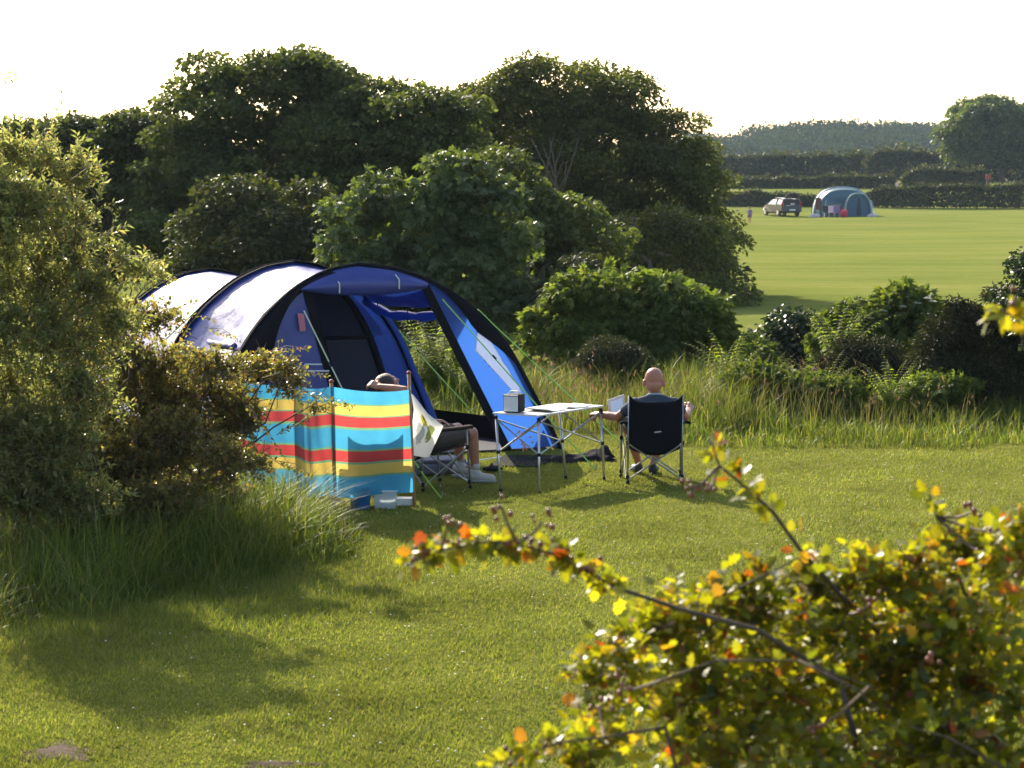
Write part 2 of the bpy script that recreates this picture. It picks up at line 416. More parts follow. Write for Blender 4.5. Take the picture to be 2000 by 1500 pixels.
def print_mat():
    m, nt, N, L = new_mat('printed_cloth')
    uv = N.new('ShaderNodeUVMap')
    def blob(cx, cy, rx, ry):
        mp = N.new('ShaderNodeMapping'); mp.vector_type = 'POINT'
        mp.inputs['Location'].default_value = (-cx / rx, -cy / ry, 0); mp.inputs['Scale'].default_value = (1 / rx, 1 / ry, 1)
        L.new(uv.outputs[0], mp.inputs[0])
        ln = N.new('ShaderNodeVectorMath'); ln.operation = 'LENGTH'; L.new(mp.outputs[0], ln.inputs[0])
        v = mathn(N, L, 'ADD', ln.outputs['Value'], mathn(N, L, 'MULTIPLY', mathn(N, L, 'SUBTRACT', noise(N, L, 30, 3, 0.6, uv.outputs[0]), 0.5), 1.4))
        return mathn(N, L, 'LESS_THAN', v, 1.0)
    c = (0.74, 0.71, 0.65)
    c = mixc(N, L, blob(0.5, 0.52, 0.1, 0.11), c, (0.55, 0.45, 0.04))
    c = mixc(N, L, blob(0.53, 0.55, 0.04, 0.06), c, (0.1, 0.09, 0.02))
    c = mixc(N, L, blob(0.3, 0.33, 0.14, 0.16), c, (0.33, 0.36, 0.34))
    c = mixc(N, L, blob(0.62, 0.3, 0.12, 0.12), c, (0.2, 0.24, 0.07))
    p = bsdf(N, L, c, 0.7, 0.2)
    t = N.new('ShaderNodeBsdfTranslucent'); L.new(c, t.inputs[0])
    mx = N.new('ShaderNodeMixShader'); mx.inputs[0].default_value = 0.5
    L.new(p.outputs[0], mx.inputs[1]); L.new(t.outputs[0], mx.inputs[2])
    out(N, L, mx.outputs[0]); return m
M['white_cloth_print'] = print_mat()

# ------------------------------------------------------------------ foliage generators
UP = np.array([0, 0, 1.0])
def nrm(a): return a / np.maximum(np.linalg.norm(a, axis=-1, keepdims=True), 1e-9)
T_SIMPLE = (np.array([[0, 0, 0], [.5, .45, .10], [0, 1, -.12], [-.5, .45, .10]]), np.array([[0, 1, 2], [0, 2, 3]]))
def _five():
    V = []; Fc = []
    for k, a in enumerate((-1.25, -0.62, 0.0, 0.62, 1.25)):
        l = (0.62, 0.85, 1.0, 0.85, 0.62)[k]; d = np.array([sin(a), cos(a)]); s = np.array([cos(a), -sin(a)])
        b = len(V); w = 0.2
        V += [[0, 0, 0], [*(d * l * .55 + s * w), -.06], [*(d * l), -.28], [*(d * l * .55 - s * w), -.06]]
        Fc += [[b, b + 1, b + 2], [b, b + 2, b + 3]]
    return np.array(V, dtype=float), np.array(Fc)
T_FIVE = _five()
def _lobed():
    o = [(0, 0), (.1, .16), (.42, .30), (.36, .42), (.22, .46), (.44, .66), (.26, .72), (.2, .92), (0, 1.0)]
    pts = o + [(-x, y) for x, y in o[-2:0:-1]]
    V = [[x, y, 0.16 * abs(x) - 0.18 * y * y] for x, y in pts]
    V.append([0, .5, -0.04]); c = len(V) - 1; n = len(pts)
    return np.array(V), np.array([[c, i, (i + 1) % n] for i in range(n)])
T_LOBED = _lobed()
T_LONG = (np.array([[0, 0, 0], [.5, .3, .08], [.42, .7, 0.02], [0, 1, -.2], [-.42, .7, 0.02], [-.5, .3, .08]]), np.array([[0, 1, 5], [1, 2, 5], [2, 4, 5], [2, 3, 4]]))

def leaf_frames(pos, axis, nor):
    t = nrm(axis); b = nrm(np.cross(nor, t)); n = np.cross(t, b)
    return t, b, n
def leaves_np(tmpl, pos, axis, nor, ln, wd):
    TV, TF = tmpl
    t, b, n = leaf_frames(pos, axis, nor)
    ln = np.broadcast_to(ln, (len(pos),))[:, None, None]; wd = np.broadcast_to(wd, (len(pos),))[:, None, None]
    V = pos[:, None, :] + TV[None, :, 0:1] * wd * b[:, None, :] + TV[None, :, 1:2] * ln * t[:, None, :] + TV[None, :, 2:3] * ln * n[:, None, :]
    k = len(TV); Fc = TF[None] + (np.arange(len(pos)) * k)[:, None, None]
    return V.reshape(-1, 3), Fc.reshape(-1, TF.shape[1])

def px_ell(e, depth=0.8):
    """(px,py,rx,ry,Y) -> centre, radii in metres"""
    px, py, rx, ry, Y = e[:5]
    c = at(px, py, Y); s = mpp(Y)
    rd = e[5] if len(e) > 5 else rx * s * depth
    return np.array(c), np.array([rx * s, rd, ry * s])

def crown_arrays(rng, ells, sub_r, cover, per, fill=0.5, flat=0.65, zmin=0.05):
    """hierarchical crown: sub-clumps over the ellipsoids' surfaces, leaves over each sub-clump's upper shell"""
    C = np.array([e[0] for e in ells]); RR = np.array([e[1] for e in ells])
    cen = []; rad = []
    for i in range(len(C)):
        rx, ry, rz = RR[i]
        area = 4 * pi * (((rx * ry) ** 1.6 + (rx * rz) ** 1.6 + (ry * rz) ** 1.6) / 3) ** (1 / 1.6)
        n = max(4, int(cover * area / (pi * sub_r ** 2)))
        d = nrm(rng.normal(size=(n, 3)))
        d[:, 2] = np.where(d[:, 2] < -0.45, -d[:, 2], d[:, 2])
        p = C[i] + d * RR[i] * rng.uniform(0.82, 1.02, (n, 1))
        keep = np.ones(n, bool)
        for j in range(len(C)):
            if j != i: keep &= np.linalg.norm((p - C[j]) / RR[j], axis=1) > 0.78
        cen.append(p[keep]); rad.append(np.full(keep.sum(), sub_r))
        nf = int(n * fill)
        d = nrm(rng.normal(size=(nf, 3)))
        cen.append(C[i] + d * RR[i] * rng.uniform(0.25, 0.75, (nf, 1))); rad.append(np.full(nf, sub_r * 1.1))
    cen = np.concatenate(cen); rad = np.concatenate(rad) * rng.uniform(0.5, 1.5, len(cen))
    keep = cen[:, 2] > zmin; cen = cen[keep]; rad = rad[keep]
    cnt = np.maximum(6, (per * (rad / sub_r) ** 2).astype(int))
    idx = np.repeat(np.arange(len(cen)), cnt)
    n = len(idx)
    d = nrm(rng.normal(size=(n, 3)))
    flip = (d[:, 2] < -0.15) & (rng.random(n) < 0.75); d[flip, 2] *= -1
    r = rad[idx][:, None] * (1.12 - 0.62 * rng.random((n, 1)) ** 1.6) * np.array([1, 1, flat])
    pos = cen[idx] + d * r
    hor = d.copy(); hor[:, 2] = hor[:, 2] * 0.3 - 0.35
    axis = hor + rng.normal(size=(n, 3)) * 0.5
    nor = d * 0.6 + UP * 0.6 + rng.normal(size=(n, 3)) * 0.6
    ok = pos[:, 2] > zmin
    return pos[ok], axis[ok], nor[ok]

def limb_tubes(mb, rng, base, ends, r0, r1, n=6, wob=0.12):
    base = Vector(base)
    for e in ends:
        e = Vector(e); L_ = (e - base).length
        pts = []; rs = []
        for k in range(6):
            f = k / 5
            p = base.lerp(e, f); p.z += 0.15 * L_ * sin(pi * f) * 0.5
            if 0 < k < 5: p += Vector(rng.normal(size=3)) * wob * L_ * 0.25
            pts.append(p); rs.append(r0 * (1 - f) + r1 * f)
        mb.tube(pts, rs, n)

def tree(name, spec, Y, mat, label, cat='tree', sub=0.5, cover=1.0, per=120, leaf=(0.16, 0.15), tmpl=T_FIVE, fill=0.5, depth=0.8, seed=1, flat=0.65, trunk_px=None, bark='bark', tr=0.16, group=None, extra=None, dyj=0.0):
    rng = np.random.default_rng(seed)
    ells = []
    for e in spec:
        e5 = (*e[:4], Y + (e[4] if len(e) > 4 else 0) + rng.uniform(-dyj, dyj))
        ells.append(px_ell(e5, depth))
    cx = np.mean([e[0][0] for e in ells]); gz = terr(Y)
    if trunk_px is not None: cx = at(trunk_px, 600, Y).x
    root = thing(name, (cx, Y, gz), label, cat, group)
    pos, ax, no = crown_arrays(rng, ells, sub, cover, per, fill, flat, gz + 0.05)
    ln = rng.uniform(leaf[0] * 0.7, leaf[0] * 1.3, len(pos)); wd = ln * leaf[1] / leaf[0]
    V, Fc = leaves_np(tmpl, pos, ax, no, ln, wd)
    np_mesh('crown' if cat == 'tree' else 'foliage', V, Fc, M[mat], root)
    mb = MB()
    top = min(e[0][2] for e in ells)
    fork = Vector((cx, Y, gz + max(0.25, 0.25 * (np.max([e[0][2] for e in ells]) - gz))))
    mb.tube([(cx, Y, gz - 0.1), (cx + 0.05, Y, (gz + fork.z) / 2), fork], [tr * 1.3, tr, tr * 0.85], 8)
    limb_tubes(mb, rng, fork, [e[0] for e in ells], tr * 0.6, tr * 0.12, 6)
    mb.build('trunk' if cat == 'tree' else 'stem', M[bark], root, True)
    if extra: extra(root, rng)
    return root

def twigs(rng, ells, dens, L_rng, per, up=0.25, droop=0.25, zmin=0.05):
    """twigs radiating from the inside of each ellipsoid to just past its surface; returns twig curves and leaf frames"""
    P0 = []; D = []; LN = []
    for c, r in ells:
        n = max(3, int(dens * (r[0] * r[2])))
        d = nrm(rng.normal(size=(n, 3)) + np.array([0, -0.25, up]))
        surf = c + d * r * rng.uniform(0.5, 1.08, (n, 1))
        l = rng.uniform(*L_rng, n)
        dd = nrm(d + rng.normal(size=(n, 3)) * 0.45 + np.array([0, 0, up]))
        P0.append(surf - dd * l[:, None] * 0.8); D.append(dd); LN.append(l)
    P0 = np.concatenate(P0); D = np.concatenate(D); LN = np.concatenate(LN)
    T = len(P0)
    s = (np.linspace(0.22, 1.0, per)[None] + rng.uniform(-0.03, 0.03, (T, per)))
    curve = lambda s_: P0[:, None, :] + D[:, None, :] * (LN[:, None] * s_)[..., None] + np.array([0, 0, -droop]) * (LN[:, None] * s_ ** 2)[..., None]
    pos = curve(s)
    tang = np.repeat(D[:, None, :], per, 1)
    a = np.arange(per) * 2.4 + rng.uniform(0, 6, (T, 1))
    u = nrm(np.cross(D, UP + rng.normal(size=(T, 3)) * 0.01)); w = np.cross(D, u)
    rad = u[:, None, :] * np.cos(a)[..., None] + w[:, None, :] * np.sin(a)[..., None]
    axis = tang * 0.6 + rad * 0.8 + rng.normal(size=pos.shape) * 0.2
    nor = UP * 0.8 + rad * -0.1 + tang * -0.2 + rng.normal(size=pos.shape) * 0.45
    ss = np.array([0, 0.5, 1.0])[None].repeat(T, 0)
    tw = curve(ss)
    pos = pos.reshape(-1, 3); axis = axis.reshape(-1, 3); nor = nor.reshape(-1, 3)
    ok = pos[:, 2] > zmin
    return tw, pos[ok], axis[ok], nor[ok]

def twig_tubes_np(tw, r=0.003):
    """three-sided tapered tubes for (T,3,3) twig curves"""
    T = len(tw); V = []; ang = np.array([0, 2.094, 4.189])
    d = nrm(tw[:, 2] - tw[:, 0]); u = nrm(np.cross(d, UP + 0.001)); w = np.cross(d, u)
    rings = []
    for i, rr in enumerate((r, r * 0.7, r * 0.25)):
        rings.append(tw[:, i][:, None, :] + (u[:, None, :] * np.cos(ang)[None, :, None] + w[:, None, :] * np.sin(ang)[None, :, None]) * rr)
    V = np.stack(rings, 1).reshape(-1, 3)
    q = []
    for i in range(2):
        for k in range(3):
            k2 = (k + 1) % 3
            q.append([i * 3 + k, i * 3 + k2, (i + 1) * 3 + k2, (i + 1) * 3 + k])
    Fc = np.array(q)[None] + (np.arange(T) * 9)[:, None, None]
    return V, Fc.reshape(-1, 4)

def unit_leaf(tmpl, mat, name='leaf'):
    me = bpy.data.meshes.new(name)
    me.from_pydata([tuple(v) for v in tmpl[0]], [], [tuple(f) for f in tmpl[1]]); me.update()
    me.materials.append(mat); return me
def leaf_objects(me, root, pos, axis, nor, ln, wd):
    t, b, n = leaf_frames(pos, axis, nor); o0 = np.array(root_loc(root))
    for i in range(len(pos)):
        o = bpy.data.objects.new('leaf', me); COL.objects.link(o); o.parent = root
        m = Matrix.Identity(4)
        for r in range(3):
            m[r][0] = b[i][r] * wd[i]; m[r][1] = t[i][r] * ln[i]; m[r][2] = n[i][r] * ln[i]; m[r][3] = pos[i][r] - o0[r]
        o.matrix_basis = m

def blades(name, X, Y, Z, h, w, lean, mat, rng, parent=None, az=None):
    n = len(X)
    az = rng.uniform(0, 2 * pi, n) if az is None else az
    fx = np.cos(az); fy = np.sin(az); wa = az + pi / 2 + rng.normal(0, 0.5, n); wx = np.cos(wa); wy = np.sin(wa)
    V = np.zeros((n, 7, 3))
    for k, (s, ww) in enumerate(((0, 1.0), (0.4, 0.85), (0.75, 0.5), (1.0, 0))):
        cx = X + fx * lean * h * s * s; cy_ = Y + fy * lean * h * s * s; cz = Z + h * s * (1 - 0.35 * np.minimum(lean, 1.2) * s)
        if k < 3:
            V[:, 2 * k] = np.stack([cx - wx * w * ww / 2, cy_ - wy * w * ww / 2, cz], 1)
            V[:, 2 * k + 1] = np.stack([cx + wx * w * ww / 2, cy_ + wy * w * ww / 2, cz], 1)
        else: V[:, 6] = np.stack([cx, cy_, cz], 1)
    tf = np.array([[0, 1, 3], [0, 3, 2], [2, 3, 5], [2, 5, 4], [4, 5, 6]])
    Fc = (tf[None] + (np.arange(n) * 7)[:, None, None]).reshape(-1, 3)
    o = np_mesh(name, V.reshape(-1, 3), Fc, mat, parent)
    return o, V[:, 6]

def value_noise(x, y, scale, seed=0):
    r = np.random.default_rng(seed).random((64, 64))
    u = np.mod(x * scale, 64); v = np.mod(y * scale, 64)
    i = u.astype(int); j = v.astype(int); fu = u - i; fv = v - j
    fu = fu * fu * (3 - 2 * fu); fv = fv * fv * (3 - 2 * fv)
    i2 = (i + 1) % 64; j2 = (j + 1) % 64; i %= 64; j %= 64
    return (r[i, j] * (1 - fu) + r[i2, j] * fu) * (1 - fv) + (r[i, j2] * (1 - fu) + r[i2, j2] * fu) * fv
#==PART2==
# ================================================================== GROUND
ys = np.concatenate([np.linspace(-40, 60, 60), np.linspace(64, 320, 60), np.linspace(330, 860, 40)])
xs = np.concatenate([np.linspace(-600, -40, 16), np.linspace(-35, 35, 50), np.linspace(40, 600, 16)])
gx, gy = np.meshgrid(xs, ys)
gz = np.interp(gy, TY, TZ)
gz = gz + (value_noise(gx + 300, gy + 300, 0.05, 3) - 0.5) * 0.5 * np.clip((gy - 60) / 80, 0, 1)
ni, nj = gx.shape
idx = np.arange(ni * nj).reshape(ni, nj)
Fq = np.stack([idx[:-1, :-1], idx[:-1, 1:], idx[1:, 1:], idx[1:, :-1]], -1).reshape(-1, 4)
g = np_mesh('ground', np.stack([gx, gy, gz], -1).reshape(-1, 3), Fq, M['ground'], None, True)
tag(g, kind='structure')
def gz_at(x, y):
    return float(np.interp(y, TY, TZ) + (value_noise(np.array([x + 300.0]), np.array([y + 300.0]), 0.05, 3)[0] - 0.5) * 0.5 * min(1, max(0, (y - 60) / 80)))

def earth_patch(cx, cy, rx, ry, seed):
    rng = np.random.default_rng(seed); mb = MB(); n = 26; rings = []
    ph = rng.uniform(0, 6, 4)
    for f, z in ((1.0, 0.004), (0.7, 0.012), (0.35, 0.016)):
        row = []
        for k in range(n):
            a = 2 * pi * k / n; w = 1 + 0.25 * sin(3 * a + ph[0]) + 0.16 * sin(5 * a + ph[1]) + 0.1 * sin(9 * a + ph[2])
            row.append((cx + rx * w * f * cos(a), cy + ry * w * f * sin(a), z * .6 + rng.uniform(-.003, 0.008) * (1.05 - f)))
        rings.append(row + row[:1])
    mb.grid(rings); mb.add([*rings[2][:-1], (cx, cy, 0.018)], [(k, (k + 1) % n, n) for k in range(n)])
    o = mb.build('bare_earth', M['earth'], None, True); tag(o, kind='structure'); return o
p = gnd(110, 1470); earth_patch(p.x, p.y, 0.2, 0.2, 1)
p = gnd(545, 1494); earth_patch(p.x, p.y, 0.2, 0.07, 2)

# ================================================================== FAR: WOOD, TREE, HEDGES
rng = np.random.default_rng(11)
ridge_x = [1250, 1370, 1430, 1480, 1560, 1640, 1700, 1800, 1860, 2000, 2150]
ridge_y = [292, 278, 270, 262, 258, 249, 252, 255, 262, 268, 272]
ells = []
for k in range(320):
    px = rng.uniform(1220, 2150); top = np.interp(px, ridge_x, ridge_y)
    f = rng.random() ** 1.3
    py = top + 9 + f * 46; Y = 735 - f * 110
    r = rng.uniform(16, 34)
    ells.append(px_ell((px, py + rng.uniform(-6, 2), r, r * 0.62, Y), 0.9))
pos, ax, no = crown_arrays(rng, ells, 2.0, .9, 20, 0.2, 0.8, 3.0)
ln = rng.uniform(.7, 1.3, len(pos))
V, Fc = leaves_np(T_SIMPLE, pos, ax, no, ln, ln * 0.9)
tag(np_mesh('far_wood', V, Fc, M['wood']), 'hazy blue green wood along the far hilltop', 'wood', kind='stuff')

tree('field_tree', [(1930, 245, 78, 48), (1995, 255, 60, 50), (1880, 268, 38, 46), (1905, 300, 55, 38), (1990, 305, 70, 40), (1950, 285, 60, 50), (2050, 270, 60, 60)], 272, 'sycamore_b',
     'broad round leafy tree behind the clipped hedges at the field edge', sub=1.0, cover=1.0, per=130, leaf=(0.42, 0.32), fill=0.4, seed=3, tr=0.35, tmpl=T_SIMPLE)

def hedge(px0, px1, y0, y1, Y0, Y1, depth, mat, label, n, seed, leaf=0.3):
    """hedge from pixel column px0 to px1; tops y0..y1, depths Y0..Y1"""
    rng = np.random.default_rng(seed)
    f = rng.random(n)
    px = px0 + (px1 - px0) * f; Y = Y0 + (Y1 - Y0) * f
    x = (px - 1000) * Y / F_PX
    topz = np.array([at(0, y0 + (y1 - y0) * a, Y0 + (Y1 - Y0) * a).z for a in (0, 1)])
    zt = topz[0] + (topz[1] - topz[0]) * f
    zt = zt + (value_noise(x, x * 0, 0.7, seed) - 0.6) * 0.5 + (value_noise(x, x * 0 + 9, 0.17, seed) - 0.5) * 0.6
    zg = np.interp(Y, TY, TZ) - 0.1
    side = rng.random(n)
    hz = np.where(side < 0.4, rng.uniform(0.88, 1.0, n), rng.random(n))
    hz = np.where((rng.random(n) < 0.05), rng.uniform(1.0, 1.25, n), hz)
    dy = np.where(side < 0.4, rng.uniform(-1, 1, n), np.where(rng.random(n) < 0.6, -1 + rng.normal(0, .12, n), rng.uniform(-1, 1, n)))
    endf = np.minimum(f, 1 - f) * abs(px1 - px0) * mpp(Y0)
    hz = hz * np.clip(0.55 + endf * 0.7, 0, 1)
    pos = np.stack([x + rng.normal(0, .1, n), Y + dy * depth / 2, zg + (zt - zg) * hz], 1)
    nor = np.stack([rng.normal(0, .5, n), np.where(hz > .85, 0, -0.8) + rng.normal(0, .4, n), np.where(hz > .85, 1, .4)], 1)
    ax = np.stack([rng.normal(0, .6, n), rng.normal(0, .5, n), rng.normal(0.2, .5, n)], 1)
    ln = rng.uniform(.7, 1.3, n) * leaf
    V, Fc = leaves_np(T_SIMPLE, pos, ax, nor, ln, ln * 0.7)
    cx = (px0 + px1) / 2; Yc = (Y0 + Y1) / 2
    root = thing('hedge', ((cx - 1000) * Yc / F_PX, Yc, terr(Yc)), label, 'hedge')
    np_mesh('foliage', V, Fc, M[mat], root)
    # inner twiggy mass
    mb = MB(); m = 24
    for k in range(m):
        fa = (k + 0.5) / m; Yk = Y0 + (Y1 - Y0) * fa; xk = (px0 + (px1 - px0) * fa - 1000) * Yk / F_PX
        zt_ = topz[0] + (topz[1] - topz[0]) * fa; zg_ = terr(Yk)
        for q in range(5):
            xq = xk + rng.uniform(-1, 1) * abs(px1 - px0) * mpp(Yk) / m / 1.6
            mb.tube([(xq, Yk, zg_ - .1), (xq + rng.uniform(-.2, .2), Yk + rng.uniform(-.2, .2), zg_ + (zt_ - zg_) * rng.uniform(.8, .95))], [0.06, 0.02], 4)
    mb.build('stem', M['twig'], root)
    return root
hedge(1395, 1700, 308, 306, 290, 290, 3.0, 'hedge', 'tall dark clipped hedge under the hazy wood, left length with rounded right end', 9000, 21, .45)
hedge(1685, 1890, 300, 297, 285, 285, 3.0, 'hedge', 'tall dark clipped hedge running up to the round tree', 7000, 22, .45)
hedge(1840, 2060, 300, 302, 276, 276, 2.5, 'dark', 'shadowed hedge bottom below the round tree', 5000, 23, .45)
hedge(1405, 1745, 350, 342, 240, 240, 1.8, 'hedge', 'middle hedge with shaggy sunlit top behind the car and far tent', 9000, 24, .3)
hedge(1758, 1925, 336, 333, 240, 240, 1.8, 'hedge', 'short middle hedge with shaggy top left of the red post', 6000, 25, .3)
hedge(1395, 1600, 378, 380, 203, 203, 1.5, 'hedge', 'low field hedge directly behind the parked car', 6000, 26, .25)
hedge(1680, 2060, 375, 358, 203, 201, 1.5, 'hedge', 'low field hedge from the far tent to the picture edge', 11000, 27, .25)

# ================================================================== FAR CAR, FAR TENT, PEOPLE
def far_car():
    YC = 186.0; gzv = gz_at((1527 - 1000) * YC / F_PX, YC)
    c = Vector(((1525 - 1000) * YC / F_PX, YC, gzv))
    root = thing('parked_car', c, 'dark silver hatchback parked by the far hedge with its tailgate open', 'car')
    th = R(16); f = Vector((-sin(th), cos(th), 0)); r = Vector((cos(th), sin(th), 0)); u = Vector((0, 0, 1))
    W = lambda x, y, z: c + r * x + f * y + u * z
    st = [(-2.1, .55, .72, .80, .85), (-2.0, .32, .92, .86, .86), (-1.2, .24, .95, .87, .87), (0, .22, .95, .88, .88), (1.1, .24, .92, .87, .86), (1.7, .28, .82, .85, .8), (2.05, .36, .68, .78, .7), (2.15, .42, .55, .7, .62)]
    mb = MB(); P = []
    for y, zb, zt, wb, wt in st:
        P.append([W(-wb * .85, y, zb), W(-wb, y, zb + .12), W(-wt, y, zt), W(-wt * .8, y, zt + .04), W(wt * .8, y, zt + .04), W(wt, y, zt), W(wb, y, zb + .12), W(wb * .85, y, zb), W(-wb * .85, y, zb)])
    mb.grid(P); mb.add(P[0][:-1], [tuple(range(8))]); mb.add(P[-1][:-1], [tuple(range(7, -1, -1))])
    rp = [(-1.95, 1.42), (-1.0, 1.49), (0.0, 1.48), (0.45, 1.4)]
    P = [[W(-.62, y, z - .03), W(-.4, y, z), W(.4, y, z), W(.62, y, z - .03)] for y, z in rp]; mb.grid(P)
    P = [[W(-.62, y, z - .09), W(.62, y, z - .09)] for y, z in rp]; mb.grid(P)
    for s in (-1, 1):
        for (ya, yb, za) in ((-1.95, -1.9, 1.42), (-.75, -.75, 1.48), (.45, 1.2, 1.4)):
            mb.tube([W(s * .62, ya, za - .04), W(s * .8, yb, .95)], .045, 6)
    mb.build('body', M['car_paint'], root, False)
    gb = MB()
    for s in (-1, 1):
        gb.slab([W(s * .79, -1.85, .97), W(s * .79, 1.15, .95), W(s * .625, .45, 1.35), W(s * .625, -1.9, 1.38)], r * .012 * -s)
    gb.build('side_window', M['car_glass'], root)
    gb = MB(); gb.slab([W(-.74, 1.2, .95), W(.74, 1.2, .95), W(.58, .47, 1.37), W(-.58, .47, 1.37)], f * -.012); gb.build('windscreen', M['car_glass'], root)
    # boot opening, contents
    bo = MB(); bo.box(W(0, -1.6, .95), (1.3, .7, .8), Matrix((r, f, u)).transposed()); bo.build('boot_interior', M['car_dark'], root)
    bx = MB(); rotm = Matrix((r, f, u)).transposed()
    bx.box(W(-.3, -2.0, .74), (.4, .12, .3), rotm); bx.box(W(.25, -2.0, .7), (.45, .12, .22), rotm); bx.box(W(.1, -2.0, .98), (.3, .1, .16), rotm)
    bx.build('luggage', M['pinkish'], root)
    tg = MB(); hinge = W(0, -1.95, 1.46); d = (f * -.9 + u * .38).normalized()
    P = [[hinge + r * x * (1 - .12 * k / 3) + d * (k / 3) * .95 + u * (.05 * sin(pi * k / 3)) for x in (-.6, -.3, .3, .6)] for k in range(4)]
    tg.grid(P); tgo = solidify(tg.build('tailgate', M['car_paint'], root), .06)
    rw = MB(); P = [[hinge + r * x + d * k + u * .1 for x in (-.45, .45)] for k in (.15, .6)]; rw.grid(P); rw.build('rear_window', M['car_glass'], tgo)
    bp = MB(); bp.box(W(0, -2.14, .5), (1.66, .16, .26), rotm, .04); bpo = bp.build('rear_bumper', M['car_paint'], root)
    npb = MB(); npb.box(W(0, -2.235, .52), (.52, .02, .11), rotm); npb.build('number_plate', M['white'], bpo)
    for s in (-1, 1):
        tl = MB(); tl.box(W(s * .74, -2.05, .98), (.13, .1, .42), rotm, .02); tl.build('tail_light', M['red_light'], root)
        mr = MB(); mr.ell(W(s * .98, .75, 1.0), (.1, .07, .08), rotm, 8, 6); mr.build('wing_mirror', M['car_paint'], root)
        for yy in (-1.3, 1.35):
            wh = MB(); wh.tube([W(s * .70, yy, .31), W(s * .885, yy, .31)], .31, 16); who = wh.build('wheel', M['car_dark'], root)
            ri = MB(); ri.tube([W(s * .8, yy, .31), W(s * .9, yy, .31)], .19, 12); ri.build('rim', M['alu'], who)
    return root
far_car()

